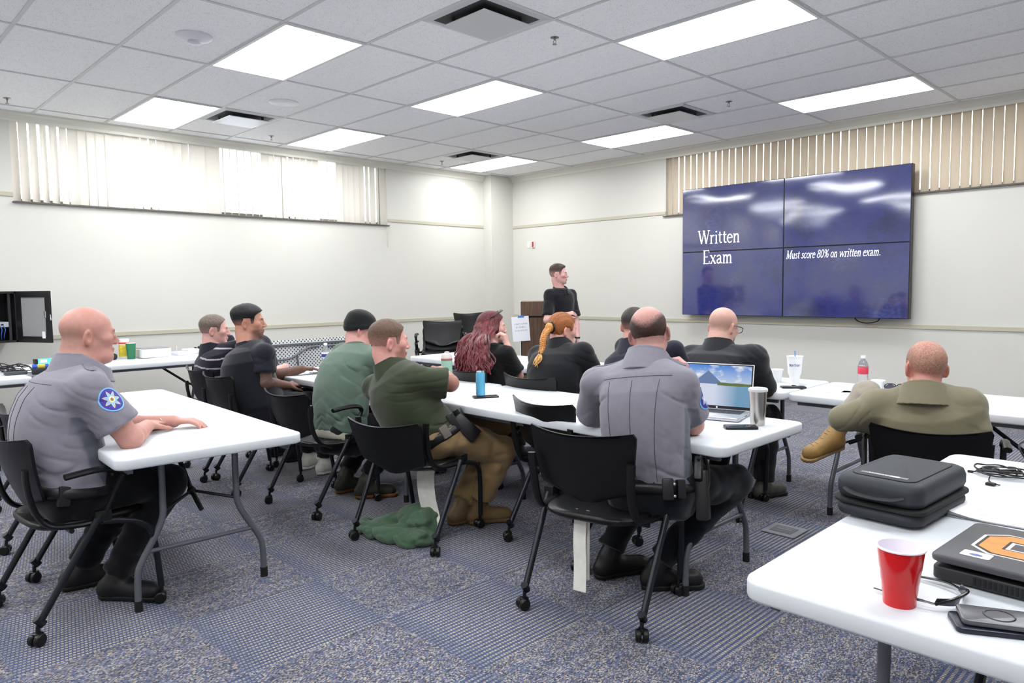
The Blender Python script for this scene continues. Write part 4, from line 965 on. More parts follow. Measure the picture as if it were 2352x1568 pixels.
        c2 = L3(solecol); sl = polygonize(fs, lo, hi, .005, 'sole', LEATH(), s.root, lambda V: np.tile(c2, (len(V), 1)))
        if o is not None and sl is not None: sl.parent = o; sl.location = (0, 0, 0)
    def hair(s, col, fn, th=.008, h=.0045, name='hair', skinmix=True, fuzz=.002, m=None, densfn=None):
        # fn(q) > 0 where hair grows (q in head coordinates); th may be a function of q
        c = L3(col)
        def f(P):
            q = s.hl(P); t = th(q) if callable(th) else th
            k = ell((0, -.012, .030), (.077, .097, .086))(q); k = smin(k, ell((0, .028, -.028), (.062, .064, .078))(q), .03)
            return (np.maximum(k-t-fuzz*vnoise(q, 90.), -fn(q)*1.0))*s.hs
        lo, hi = s.HC-.17, s.HC+.17
        def cf(V):
            q = s.hl(V); C = np.tile(c, (len(V), 1))
            if densfn is not None: a = densfn(q)[:, None]; C = C*a+s.skin*(1-a)
            return C
        return polygonize(f, lo, hi, h, name, m or HAIRM(), s.root, cf)
    def band(s, name, t0, t1, off, m, h=.006):
        f0 = s.torso(off, t0, t1)
        return polygonize(f0, s.J['hip']-.3*s.bulk, s.J['hip']+.3*s.bulk, h, name, m, s.root)
    def at(s, t, u, v): return s.J['hip']+s.up*t*s.L+s.x*u+s.fw*v
    def kitbox(s, name, t, u, v, sx, sy, sz, yawd=0, m=None, b=.008, tiltd=0):
        p = s.at(t, u, v); R = Matrix([list(map(float, r)) for r in np.stack([s.x, s.fw, s.up], 1)]).to_4x4()
        M = Matrix.Translation(Vector(p)-s.root.location) @ R @ Matrix.Rotation(math.radians(yawd), 4, 'Z') @ Matrix.Rotation(math.radians(tiltd), 4, 'X')
        return MB().box(-sx/2, sx/2, -sy/2, sy/2, -sz/2, sz/2, M, b=b).build(name, m or KIT, s.root)
def hairline(q, front=.078, nape=-.055, side=.03, burn=-.01):
    zmin = np.interp(q[:, 1], [-.12, -.055, -.034, -.026, .018, .022, .040, .048, .072, .10], [nape, nape, nape+.015, side, side, burn, burn, .045, front, front+.02])
    return q[:, 2]-zmin
# ---------------------------------------------------------------- helpers on clothing surfaces
def trace(f, P, d, n=60):
    P = P.copy(); hit = np.zeros(len(P), bool)
    for _ in range(n):
        v = f(P); P = P+d*np.clip(v*.7, -.01, .02)[:, None]
    return P
def shirt_field(s, off, sr=.066, sleeve=.72):
    pr = [s.torso(off, -.10, 1.0)]
    for g in 'LR': a, b = s.J['sh'+g], s.J['el'+g]; pr += [(capcone(a, a+(b-a)*sleeve, sr*s.armr, (sr+.001)*s.armr), .045), (ell(a, (sr*s.armr*1.03,)*3), .04)]
    return union(pr, .04)
def seams(s, f, us, t0=.0, t1=.80, r=.0016, name='pleat_seam', col=(38, 38, 48), back=True):
    mb = MB(); sg = -1 if back else 1
    for u in us:
        ts = np.linspace(t0, t1, 34); P = np.array([s.J['hip']+s.up*t*s.L+s.x*(u*(1+.25*t))+s.fw*sg*.42 for t in ts])
        Q = trace(f, P, -sg*s.fw)+sg*s.fw*.003
        # follow the built mesh: snap to its surface
        pts = []
        for q in Q:
            ok, co, nn, _ = s.shirto.closest_point_on_mesh(Vector(q)) if False else (False, None, None, None)
            pts.append(tuple(Vector(q)-s.root.location))
        mb.tube(pts, r, 5)
    return mb.build(name, mat(name, srgb(*col), .8), s.root)
def snap_mesh(s, P, d):
    # cast points onto the built shirt along d (world)
    from mathutils.bvhtree import BVHTree
    if not hasattr(s, 'bvh'):
        me = s.shirto.data; vs = [v.co.copy() for v in me.vertices]; s.bvh = BVHTree.FromPolygons(vs, [tuple(p.vertices) for p in me.polygons])
    out = []
    for p in P:
        dd = Vector(d); h = s.bvh.ray_cast(Vector(p), dd)
        if h[0] is None: h = s.bvh.find_nearest(Vector(p))
        out.append(np.array(h[0]))
    return np.array(out)
def seams2(s, us, t0=.0, t1=.80, r=.0011, col=(52, 51, 62), name='pleat_seam', yoke=None):
    mb = MB()
    def line(P):
        Q = snap_mesh(s, P, s.fw)
        Q = Q-s.fw*.0008; mb.tube([tuple(q-np.array(s.root.location)) for q in Q], r, 5)
    for u in us: line([s.J['hip']+s.up*t*s.L+s.x*(u*(.8+.35*t))-s.fw*.5 for t in np.linspace(t0, t1, 34)])
    if yoke: line([s.J['hip']+s.up*yoke*s.L+s.x*u-s.fw*.5 for u in np.linspace(-.155, .155, 24)])
    return mb.build(name, mat(name+str(col), srgb(*col), .8), s.root)
def patch(s, g, colorf, R=.048, frac=.30, rot=(0, 0), name='shoulder_patch', nvec=None):
    a, b = s.J['sh'+g], s.J['el'+g]; ax = nz(b-a); out = s.x*(1 if g == 'R' else -1)
    if nvec is not None: out = V3(nvec)
    n = nz(out-ax*(out@ax)); side = np.cross(ax, n); c = a+(b-a)*frac
    nr, nt_ = 34, 132; P = []; UV = []
    for i in range(nr+1):
        for k in range(nt_):
            rr = R*i/nr; th = 2*PI*k/nt_; x, y = rr*math.cos(th), rr*math.sin(th)
            P.append(c+side*x-ax*y*1.08+n*.13); UV.append((x/R, y/R))
    Q = snap_mesh(s, P, -n)+n*.0018
    fs = [(i*nt_+k, i*nt_+(k+1) % nt_, (i+1)*nt_+(k+1) % nt_, (i+1)*nt_+k) for i in range(nr) for k in range(nt_)]
    mb = MB().add([tuple(q-np.array(s.root.location)) for q in Q], fs)
    o = mb.build(name, mat('patch_thread', rough=.7, attr='Col'), s.root)
    at = o.data.color_attributes.new('Col', 'FLOAT_COLOR', 'POINT')
    at.data.foreach_set('color', [q for (x, y) in UV for q in (*L3(colorf(x, y)), 1.0)])
    return o
def star_patch(x, y):
    r = math.hypot(x, y); th = math.atan2(y, x)
    if r > .9: return (120, 180, 235)
    if r > .84: return (60, 55, 140)
    k = 7; a = (th/(2*PI/k)+.25) % 1.0; a = abs(a-.5)*2          # 0 at valley, 1 at tip
    rs = .34+(.74-.34)*a**1.25
    if r < .14: return (205, 90, 80) if y > 0 else (90, 150, 90)
    if r < .24: return (235, 225, 170)
    if r < rs-.06: return (140, 185, 235)
    if r < rs+.01: return (228, 205, 110)
    return (64, 56, 150)
def epaulet(s, col=(112, 109, 120)):
    for g, sg in (('L', -1), ('R', 1)):
        a = s.J['neck']+s.x*sg*.075-s.up*.0; b = s.J['sh'+g]+s.x*sg*.03
        P = [a+(b-a)*t+s.up*.2 for t in np.linspace(.0, .95, 8)]; Q = snap_mesh(s, P, -s.up)+s.up*.004
        MB().tube([tuple(q-np.array(s.root.location)) for q in Q], [.017]*7+[.008], 8, flat=.22).build('epaulet', mat('epaulet%s' % (col,), srgb(*col), .8), s.root)
GREY = (126, 123, 134)
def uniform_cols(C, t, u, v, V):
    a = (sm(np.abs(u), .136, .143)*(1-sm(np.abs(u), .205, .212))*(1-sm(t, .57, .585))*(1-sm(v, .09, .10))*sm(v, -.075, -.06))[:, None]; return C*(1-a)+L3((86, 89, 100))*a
# ---------------------------------------------------------------- the two uniformed men
p = Person('P1', 'balding person in a grey uniform shirt with a round arm patch at the left table', look=88, tilt=5, jowl=1.1, footk=1.15, bulk=1.10, belly=1.12, skin=(192, 141, 130), neckr=.074, hump=.075, hs=1.0, armr=1.12)
fr1 = lambda q: np.clip(1-sm(q[:, 2], .01, .06), 0, 1)*sm(q[:, 2], -.085, -.05)*(1-sm(q[:, 1], .015, .05))*(1-.9*np.exp(-((np.abs(q[:, 0])-.085)/.014)**2))*.40
hd = dict(dirv=(-.75, .65, .02), nrm=(0.1, 0.1, 1), curl=16, spread=.02)
p.body({'R': hd, 'L': dict(dirv=(.55, .8, 0.0), nrm=(0, 0, 1), curl=22)}, h=.0042, hairfn=fr1, haircol=(120, 98, 84))
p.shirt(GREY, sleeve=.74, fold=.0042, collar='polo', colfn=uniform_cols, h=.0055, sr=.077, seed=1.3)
seams2(p, (-.075, 0.0, .075), .02, .80, yoke=.83); patch(p, 'R', star_patch, frac=.30, nvec=(.80, .15, .45)); epaulet(p)
p.band('duty_belt', -.10, .02, .022, KIT)
p.trousers((12, 13, 19), 1.12, shoecol=(26, 26, 28), boot=.16)
p.kitbox('belt_pouch', -.06, .18, .03, .05, .06, .09, 70); p.kitbox('belt_pouch', -.06, .20, -.06, .045, .055, .08, 90)
p.kitbox('radio', -.02, .16, .12, .035, .05, .12, 40, b=.006)
M_ = Matrix.Translation(Vector((5.045, -7.16, .545))-p.root.location)
MB().tube([(0, 0, 0), (-.01, .09, -.012)], .004, 8, M_).ball((-.013, .102, -.013), .007, 10, M_).build('key_clip', mat('bright_metal', srgb(205, 205, 210), .2, metal=.9), p.root)
MB().tube([(-.012*math.cos(a), 0, .012*math.sin(a)) for a in np.linspace(0, 2*PI, 13)], .0025, 6, Matrix.Translation(Vector(p.J['wrR']+nz((-.75, .65, 0))*.10+V3((.012, .012, .002)))-p.root.location)).build('ring', mat('bright_metal', metal=.9), p.root)
p = Person('P10', 'balding person in a grey uniform shirt seen from behind, head propped on one hand', look=118, tilt=8, roll=-8, footk=1.08, bulk=1.02, skin=(198, 148, 140), neckr=.066, hump=.05, hs=1.0, armr=1.08)
def ring_hair(q):
    return np.minimum(hairline(q, .02, -.088, .015, .0), .095-q[:, 2])
RD = lambda q: (1-sm(q[:, 2]-.050*(q[:, 0]/.07)**2, -.012, .072))*sm(hairline(q, .05, -.088, .015, -.01), .0, .045)
p.body({'R': dict(dirv=(-.15, .25, .95), nrm=(.8, .2, .1), curl=48), 'L': dict(dirv=(.5, .85, 0), nrm=(0, 0, 1), curl=14)}, h=.0042, hairfn=lambda q: sm(hairline(q, .05, -.066, .01, -.02), 0, .02)*(.10+.3*(1-sm(q[:, 2], .0, .08))), haircol=(70, 52, 46))
p.hair((62, 44, 38), ring_hair, lambda q: .0042*RD(q)-.0008, h=.0034, fuzz=.0012, densfn=lambda q: np.clip(RD(q)*1.25, 0, 1))
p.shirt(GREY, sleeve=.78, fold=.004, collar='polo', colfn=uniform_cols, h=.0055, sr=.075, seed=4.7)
seams2(p, (-.105, 0.0, .105), .0, .80, yoke=.83); patch(p, 'R', star_patch, frac=.42, nvec=(.75, .6, .1)); epaulet(p, (104, 101, 112))
p.band('duty_belt', -.10, .0, .022, KIT)
p.trousers((13, 15, 24), 1.08, shoecol=(20, 20, 22), boot=.18)
hol = p.kitbox('holster', -.10, .215, .02, .05, .075, .20, 10, b=.012)
p.kitbox('pistol_grip', .10, .215, -.01, .032, .05, .10, 10, b=.01, tiltd=-20)
MB().tube(spline([tuple(Vector(p.at(t, u, v))-p.root.location) for t, u, v in ((.17, .222, -.03), (.2, .225, .02), (.12, .23, .05), (.0, .235, .045), (-.06, .235, .02))], 5), .007, 8).build('holster_hood', KIT, p.root)
p.kitbox('belt_pouch', -.05, .13, -.13, .045, .035, .085, 25); p.kitbox('belt_pouch', -.05, .17, -.10, .035, .035, .075, 45)
b_ = MB()
for dz in (-.025, .02): b_.ball(tuple(Vector(p.at(-.05+dz*2, .16, -.135))-p.root.location), .0065, 8)
b_.build('snap_button', mat('bright_metal', metal=.9), p.root)
# ---------------------------------------------------------------- middle row
p = Person('P2', 'person with short grey hair in a dark striped polo shirt, half hidden at the left', look=66, tilt=2, bulk=1.0, skin=(202, 155, 148), neckr=.058)
p.body({}, h=.005, haircol=(90, 80, 72))
p.hair((104, 92, 84), lambda q: hairline(q), lambda q: .003+.009*sm(q[:, 2], .0, .075), densfn=lambda q: .5+.5*sm(q[:, 2], -.04, .04))
def stripes(C, t, u, v, V):
    z = V[:, 2]+.12*np.abs(u)-.1*v; k = (z*1.0/.062) % 1.0; C[(k < .15)] = L3((170, 160, 175)); return C
p.shirt((20, 19, 32), sleeve=.85, collar='polo', colfn=stripes, h=.005, fold=.003)
p.trousers((24, 24, 27), 1.0)
p = Person('P3', 'heavyset bearded person in a dark t-shirt and vest with a tattooed arm', look=58, tilt=0, bulk=1.18, belly=1.10, skin=(182, 131, 112), neckr=.068, hs=1.0, armr=1.15, hump=.05)
beard = lambda q: np.minimum(np.minimum(sm(q[:, 1], .0, .03)-.5, (-.045-.25*np.clip(.085-q[:, 1], 0, 1))-q[:, 2]), .06)
p.body({'R': dict(dirv=(-.35, .9, .05), nrm=(.5, 0, .85), curl=26), 'L': dict(dirv=(.2, .95, 0), nrm=(0, 0, 1), curl=20)}, h=.0048, hairfn=lambda q: .72*sm(q[:, 1], .0, .045)*sm(-q[:, 2], .040, .062)*(1-np.exp(-((q[:, 2]+.064)/.008)**2-((q[:, 1]-.098)/.02)**2)), haircol=(34, 26, 24))
p.hair((20, 18, 20), lambda q: hairline(q, .068), lambda q: .003+.017*sm(q[:, 2], .02, .085)+.006*sm(-q[:, 1], .06, .1)*sm(q[:, 2], .0, .03), densfn=lambda q: .45+.55*sm(q[:, 2], -.02, .03))
# tattoo worked into the skin of the right upper arm
me = p.bodyo.data; at = me.color_attributes['Col']; nv = len(me.vertices); co = np.empty(nv*3); me.vertices.foreach_get('co', co); co = co.reshape(-1, 3); cc = np.empty(nv*4, np.float32); at.data.foreach_get('color', cc); cc = cc.reshape(-1, 4)
a, b = p.J['shR'], p.J['elR']; t = (co-a)@(b-a)/((b-a)@(b-a)); near = np.linalg.norm(co-a-np.clip(t, 0, 1)[:, None]*(b-a), axis=1) < .09
w_ = np.sin(40*t+22*vnoise(co, 22.)+3*vnoise(co, 9.)); tk = near*(t > .3)*(t < 1.08)*np.clip(.25+.75*(w_ > .1), 0, 1)*.62
cc[:, :3] = cc[:, :3]*(1-tk[:, None])+np.array(L3((66, 62, 66)))*tk[:, None]; at.data.foreach_set('color', cc.ravel())
p.shirt((24, 25, 35), sleeve=.66, collar='crew', fold=.004, sr=.070, h=.0055, seed=2.2)
vest = p.torso(.024, -.06, .95)
vf = lambda P: smax(smax(vest(P)+.004*vnoise(P, 14.), -(cone(p.J['shL']-p.x*.02, p.J['shL']-p.x*.02-p.up*.08, .088, .08)(P)), .01), -(cone(p.J['shR']+p.x*.02, p.J['shR']+p.x*.02-p.up*.08, .088, .08)(P)), .01)
polygonize(vf, p.J['hip']-.32, p.J['neck']+.3, .006, 'vest', CLOTH(), p.root, lambda V: np.tile(L3((19, 20, 28)), (len(V), 1)))
p.trousers((18, 19, 28), 1.15, shoecol=(225, 222, 214), solecol=(232, 230, 224), boot=.07)
p = Person('P4', 'person in a black knit cap and faded green sweatshirt, hunched over the table', look=70, tilt=16, bulk=1.08, skin=(200, 150, 142), neckr=.058, hump=.055, armr=1.1)
p.body({'R': dict(dirv=(-.4, .9, 0), nrm=(0, 0, 1), curl=25), 'L': dict(dirv=(.4, .9, 0), nrm=(0, 0, 1), curl=25)}, h=.005, haircol=(60, 48, 40))
def beanie(q): return q[:, 2]-(.018-.22*np.clip(-q[:, 1], -.1, .1)*-.35-.10*np.clip(-q[:, 1]-.0, 0, .1))
p.hair((24, 25, 27), lambda q: q[:, 2]-(.004+.38*np.clip(q[:, 1], -.1, .1)), lambda q: .014+.010*sm(q[:, 2], .05, .11)+.004*(q[:, 2] < .038+.38*np.clip(q[:, 1], -.1, .1)), name='knit_cap', fuzz=.001, m=CLOTH())
p.shirt((88, 106, 94), long=True, fold=.006, collar='crew', h=.006, sr=.072, off=.016, t0=-.08, seed=3.1)
p.band('undershirt_hem', -.16, -.02, .012, mat('tee_grey', srgb(168, 165, 152), .85, bump=(60, .3, .002)))
p.trousers((20, 20, 24), 1.05, shoecol=(52, 50, 44), solecol=(118, 72, 34), boot=.13)
p = Person('P5', 'bearded person with a brown crew cut in an olive polo shirt and tan trousers', look=72, tilt=2, bulk=1.06, belly=1.06, skin=(204, 150, 140), neckr=.064, hs=1.03, armr=1.12, hump=.05)
p.body({'R': dict(dirv=(-.9, .3, .1), nrm=(.0, .3, .9), curl=35), 'L': dict(dirv=(-.5, .85, 0), nrm=(0, 0, 1), curl=20)}, h=.0045, hairfn=lambda q: .6*sm(q[:, 1], .005, .03)*sm(-q[:, 2], .035, .055)*(q[:, 0] > -.2), haircol=(120, 76, 52))
p.hair((92, 70, 56), lambda q: hairline(q, .075, -.05), lambda q: .0015+.009*sm(q[:, 2], .0, .085), h=.004, densfn=lambda q: np.clip(.25+.75*sm(q[:, 2], -.045, .06), 0, 1))
p.shirt((52, 59, 42), sleeve=.92, fold=.0045, collar='polo', h=.0055, sr=.075, seed=6.2)
p.band('duty_belt', -.13, .02, .024, KIT)
p.trousers((142, 117, 82), 1.26, shoecol=(112, 90, 62), solecol=(96, 76, 50), boot=.15)
p.kitbox('holster', -.12, .20, .08, .055, .085, .16, -15, b=.012, tiltd=20); p.kitbox('belt_pouch', .02, .205, .03, .04, .045, .10, 60, b=.006); p.kitbox('belt_pouch', .02, .19, .10, .04, .045, .10, 30, b=.006); p.kitbox('belt_pouch', -.02, .20, -.05, .05, .04, .07, 80, m=mat('pouch_taupe', srgb(96, 88, 84), .7))
MB().box(-.012, .012, -.012, .012, -.005, .005, Matrix.Translation(Vector(p.at(-.26, .185, .16))-p.root.location), b=.002).build('red_tab', mat('tab_red', srgb(205, 45, 38), .6), p.root)
# ---------------------------------------------------------------- front row
p = Person('P6', 'person with long wavy red hair and a black t-shirt, hand at the chin', look=56, tilt=2, bulk=1.02, skin=(208, 162, 152), neckr=.05, armr=1.05)
p.body({'R': dict(dirv=(-.3, .0, .95), nrm=(.7, .3, 0), curl=50)}, h=.005, haircol=(60, 40, 38))
p.shirt((15, 15, 17), sleeve=.85, collar='crew', fold=.004)
p.trousers((34, 33, 36), 1.0)
hf = lambda q: hairline(q, .072, -.03, -.02, -.05)
p.hair((84, 32, 38), hf, .015, name='hair_cap', h=.005)
def strands(s, n, colA, colB, rng, bottom, spreadw, name='long_hair'):
    groups = [MB(), MB(), MB()]; mats_ = [mat('hair_s%d%s' % (i, c), srgb(*c), .42, spec=.5, var=.25, varscale=80) for i, c in enumerate((colA, colB, tuple(int((x+y)/2) for x, y in zip(colA, colB))))]
    base = np.array(s.root.location)
    for k in range(n):
        th = rng.uniform(-.62*PI, .62*PI)-PI/2                     # around the back of the head
        el = rng.uniform(.2, 1.52)
        r0 = V3((.088*math.cos(th)*math.cos(el), .105*math.sin(th)*math.cos(el)-.012, .03+.094*math.sin(el)))
        out = V3((math.cos(th), math.sin(th), 0)); P = [s.hw(r0*.98)]
        q = s.hw(V3((.092*math.cos(th), .112*math.sin(th)-.012, .02))); P.append(q)
        lat = math.cos(th)*spreadw*(0.55+.45*rng.random())+rng.uniform(-.04, .04); zb = bottom+abs(math.cos(th))**2*.10+rng.uniform(-.03, .07)
        m_ = 9; z0 = q[2]; ph = rng.uniform(0, 6.28); ph2 = rng.uniform(0, 6.28)
        for i in range(1, m_+1):
            t_ = i/m_; z = z0+(zb-z0)*t_
            tt = np.clip((z-s.J['hip'][2])/s.L, 0, 1.1); bk = -(.150+.035*math.sin(PI*min(tt, 1))+.02*rng.random()+.012*(k % 3))*(1-.22*min(1, abs(lat/.24))**2)
            cx = s.J['hip']+s.up*((z-s.J['hip'][2])/max(s.up[2], .5)); a_ = sm(np.array([t_]), 0, .5)[0]
            tgt = cx+s.x*(lat*(.45+.55*t_))+s.fw*bk
            p0 = q+V3((0, 0, z-z0)); w_ = .014*t_**.5
            pt = p0*(1-a_)+tgt*a_+s.x*w_*math.sin(ph+t_*13)+s.fw*w_*.6*math.cos(ph2+t_*11); pt[2] = z; P.append(pt)
        pts = spline([tuple(x_-base) for x_ in P], 4); nn = len(pts); rr = [(.0105*(1-.5*(i/nn)**2))*rng.uniform(.8, 1.25) for i in range(nn)]
        groups[k % 3].tube(pts, rr, 6, flat=.6)
    big = MB()
    for gi, g in enumerate(groups): big.m = gi; big.add(g.v, g.f)
    return big.build(name, mats_, s.root)
strands(p, 320, (128, 48, 56), (74, 26, 32), random.Random(4), .69, .215)
sgl = MB(); base = Vector(p.root.location)
for sg in (-1, 1):
    c = Vector(p.hw((sg*.034, .062, .128)))-base; R3 = Matrix([list(map(float, r)) for r in p.HR]).to_4x4()
    sgl.ball((0, 0, 0), 1, 14, Matrix.Translation(c) @ R3 @ Matrix.Rotation(-.9, 4, 'X') @ Matrix.Diagonal((.028, .006, .022, 1)))
    sgl.tube([tuple(Vector(p.hw(q_))-base) for q_ in ((sg*.064, .055, .128), (sg*.082, .02, .10), (sg*.09, -.03, .075))], .003, 6)
sgl.build('sunglasses_on_head', mat('glasses_dark', srgb(40, 36, 38), .12, spec=.8), p.root)
p = Person('P7', 'person with a long ginger braid in a black pullover', look=72, tilt=8, bulk=1.10, belly=1.05, jowl=1.0, skin=(212, 162, 150), neckr=.054, armr=1.15, hump=.045)
p.body({'R': dict(dirv=(-.3, .95, 0), nrm=(0, 0, 1), curl=25)}, h=.005, haircol=(150, 96, 56))
p.hair((140, 82, 42), lambda q: hairline(q, .078, -.045, .02, .0), lambda q: .009+.002*np.sin(q[:, 0]*260), h=.0042)
p.shirt((20, 21, 25), long=True, collar='quarter', fold=.005, sr=.074, off=.016, seed=8.8)
p.trousers((30, 30, 34), 1.05)
base = Vector(p.root.location); knot = Vector((5.145, -4.455, 1.077))-base
tiep = Vector((5.156, -4.557, .912))-base; endp = Vector((5.150, -4.60, .85))-base
path = [Vector(q) for q in spline([tuple(knot), tuple(knot+Vector((.0, -.035, -.03))), tuple(knot.lerp(tiep, .45)+Vector((0, -.02, 0))), tuple(knot.lerp(tiep, .75)), tuple(tiep), tuple(endp)], 9)]
bd = MB(); hm = mat('braid_hair', srgb(186, 126, 66), .42, var=.3, varscale=90, spec=.5); n = len(path); ns = int(n*.80)
for st in range(3):
    pts = []
    for i in range(ns*3):
        f_ = i/3; a = int(f_); q = path[min(a, n-1)].lerp(path[min(a+1, n-1)], f_-a); ph = f_*.95+st*2*PI/3; w_ = .0165*(1-.35*f_/ns)
        X = Vector(p.x); Y = Vector(p.fw); pts.append(tuple(q+X*w_*math.sin(ph)+Y*w_*.6*math.sin(2*ph)))
    bd.tube(pts, [.0125*(1-.4*i/len(pts)) for i in range(len(pts))], 8)
bd.ball(tuple(knot), .03, 14, sc=(1, 1, 1.1))
bd.build('braid', hm, p.root)
tl = MB(); rg = random.Random(2)
for k in range(16):
    a0 = path[ns-1]; a1 = path[-1]+Vector((rg.uniform(-.012, .012), rg.uniform(-.01, .01), rg.uniform(-.03, .02))); md = a0.lerp(a1, .5)+Vector((rg.uniform(-.018, .018), rg.uniform(-.01, .01), 0))
    tl.tube(spline([tuple(a0), tuple(md), tuple(a1)], 5), [.006]*6+[.005, .004, .003, .002, .001], 6)
tl.build('braid_end', mat('blond_hair', srgb(206, 158, 92), .42, var=.25, varscale=80), p.root)
tie = MB().ball(tuple(path[ns-1]), .014, 10, sc=(1, 1, .7)).tube([tuple(knot+Vector((.034*math.cos(a), .012, .034*math.sin(a)))) for a in np.linspace(0, 2*PI, 13)], .006, 6)
tie.build('hair_tie', BLK, p.root)
p = Person('P9', 'dark-haired person in a navy shirt, mostly hidden by the right uniformed person', look=104, tilt=2, bulk=1.05, skin=(182, 133, 120), neckr=.06)
p.body({}, h=.0055, haircol=(50, 40, 36))
p.hair((42, 34, 32), lambda q: hairline(q), lambda q: .003+.009*sm(q[:, 2], .0, .08), densfn=lambda q: .45+.55*sm(q[:, 2], -.03, .04))
p.shirt((28, 30, 44), sleeve=.85, collar='polo', fold=.004, h=.0065)
p.trousers((34, 34, 40), 1.0)
p = Person('P11', 'shaven-headed person in glasses and a black quarter-zip pullover', look=84, tilt=14, bulk=1.20, belly=1.12, skin=(200, 158, 144), neckr=.070, hs=1.02, armr=1.25, hump=.05)
p.body({'R': dict(dirv=(-.4, .9, 0), nrm=(0, 0, 1), curl=25), 'L': dict(dirv=(.4, .9, 0), nrm=(0, 0, 1), curl=25)}, h=.005, hairfn=lambda q: .22*sm(hairline(q, .05, -.05), 0, .02)*(1-sm(q[:, 2], .03, .08))+.75*sm(q[:, 1], .02, .05)*sm(-q[:, 2], .045, .065), haircol=(60, 46, 40))
p.shirt((28, 29, 34), long=True, collar='quarter', fold=.005, sr=.082, off=.016, h=.0062, seed=5.5)
p.trousers((24, 24, 27), 1.15, shoecol=(70, 68, 64), boot=.07)
gl = MB(); base = Vector(p.root.location)
for sg in (-1, 1):
    gl.tube([tuple(Vector(p.hw(q_))-base) for q_ in ((sg*.074, .095, .012), (sg*.082, .04, .010), (sg*.086, -.015, .006), (sg*.085, -.03, -.012))], .003, 6)
    gl.tube([tuple(Vector(p.hw((sg*.034+.028*math.cos(a), .113, .004+.020*math.sin(a))))-base) for a in np.linspace(0, 2*PI, 17)], .0025, 6)
gl.build('eyeglasses', mat('frame_black', srgb(30, 28, 30), .3), p.root)
p = Person('P12', 'person with buzzed hair in a tan pullover, slouching with one boot across the knee', look=124, footk=.92, tilt=-4, roll=2, bulk=1.08, skin=(202, 141, 128), neckr=.064, hs=1.0, armr=1.12, hump=.06)
p.body({'R': dict(dirv=(-.5, .8, 0), nrm=(0, 0, 1), curl=30), 'L': dict(dirv=(.6, .7, .1), nrm=(0, 0, 1), curl=30)}, h=.0042, hairfn=lambda q: .35*sm(hairline(q, .07, -.058), 0, .01), haircol=(110, 84, 70), red=.75)
p.hair((134, 106, 88), lambda q: hairline(q, .078, -.052), lambda q: .0012+.004*sm(q[:, 2], -.03, .08), h=.0036, fuzz=.0012, densfn=lambda q: np.clip(.22+.5*sm(q[:, 2], -.05, .03)-.2*sm(q[:, 2], .05, .11), 0, 1))
p.shirt((118, 113, 92), long=True, collar='polo', fold=.0055, sr=.078, off=.018, h=.0055, seed=9.4)
p.trousers((150, 141, 130), 1.05, shoecol=(146, 114, 66), solecol=(150, 122, 82), boot=.19, tcut={'L': .45})
# cuff of the white sock and the lace of the raised boot
an, kn = p.J['anL'], p.J['knL']; base = Vector(p.root.location); sh_ = nz(kn-an)
MB().tube([tuple(Vector(an+sh_*.10)-base), tuple(Vector(an+sh_*.19)-base)], .051, 14).build('sock', mat('sock_white', srgb(222, 216, 206), .9), p.root)
lc_ = MB(); fd_ = nz(p.J['toL']-an-sh_*((p.J['toL']-an)@sh_)); sd_ = np.cross(fd_, sh_)
fd_ = nz(p.J['toL']-an); sd_ = np.cross(fd_, nz(sh_-fd_*(sh_@fd_))); u_ = np.cross(sd_, fd_)
from mathutils.bvhtree import BVHTree
so_ = [c for c in p.root.children if c.name.startswith('shoe')][0]; bv_ = BVHTree.FromPolygons([v.co.copy() for v in so_.data.vertices], [tuple(q.vertices) for q in so_.data.polygons])
for k in range(5):
    c0 = an+fd_*(.035+.022*k)+u_*(.045-.012*k); row = []
    for s_ in (-1, -.5, 0, .5, 1):
        q_ = bv_.find_nearest(Vector(c0+sd_*s_*.022+u_*.03))[0]; row.append(tuple(q_-base))
    lc_.tube(row, .003, 5)
lc_.build('bootlace', mat('lace_tan', srgb(150, 118, 70), .8), p.root)
# ---------------------------------------------------------------- the speaker
p = Person('P8', 'standing person in a black polo shirt in front of the lectern', look=32, tilt=0, bulk=.96, skin=(208, 162, 156), neckr=.054, hs=.98, hump=.01)
p.body({'R': dict(dirv=(.75, .55, .2), nrm=(.2, -.5, .8), curl=48), 'L': dict(dirv=(.05, .05, -1), nrm=(.6, .8, 0), curl=22)}, h=.0045, haircol=(66, 50, 42))
p.hair((62, 48, 42), lambda q: hairline(q, .082), lambda q: .0025+.013*sm(q[:, 2], .03, .10)+.006*sm(q[:, 1], .03, .08)*sm(q[:, 2], .07, .10), h=.004, densfn=lambda q: .45+.55*sm(q[:, 2], -.02, .06))
p.shirt((18, 18, 24), sleeve=.86, collar='polo', fold=.0035, sr=.068, t0=-.12, seed=7.1)
p.trousers((96, 98, 104), .95)
MB().tube([(.028*math.cos(a), .024*math.sin(a), 0) for a in np.linspace(0, 2*PI, 17)], .009, 8, Matrix.Translation(Vector(p.J['wrL'])-p.root.location)).build('wristwatch', BLK, p.root)
rc = empty('presentation_remote', tuple(p.J['wrR']+nz((.75, .55, .2))*.12+V3((0, 0, .015))), 0, 'small black presentation remote in the hand of the standing person', 'remote')
MB().box(-.01, .01, -.035, .03, -.006, .008, TR(0, 0, 0, -.9), b=.004).build('body', BLK, rc)
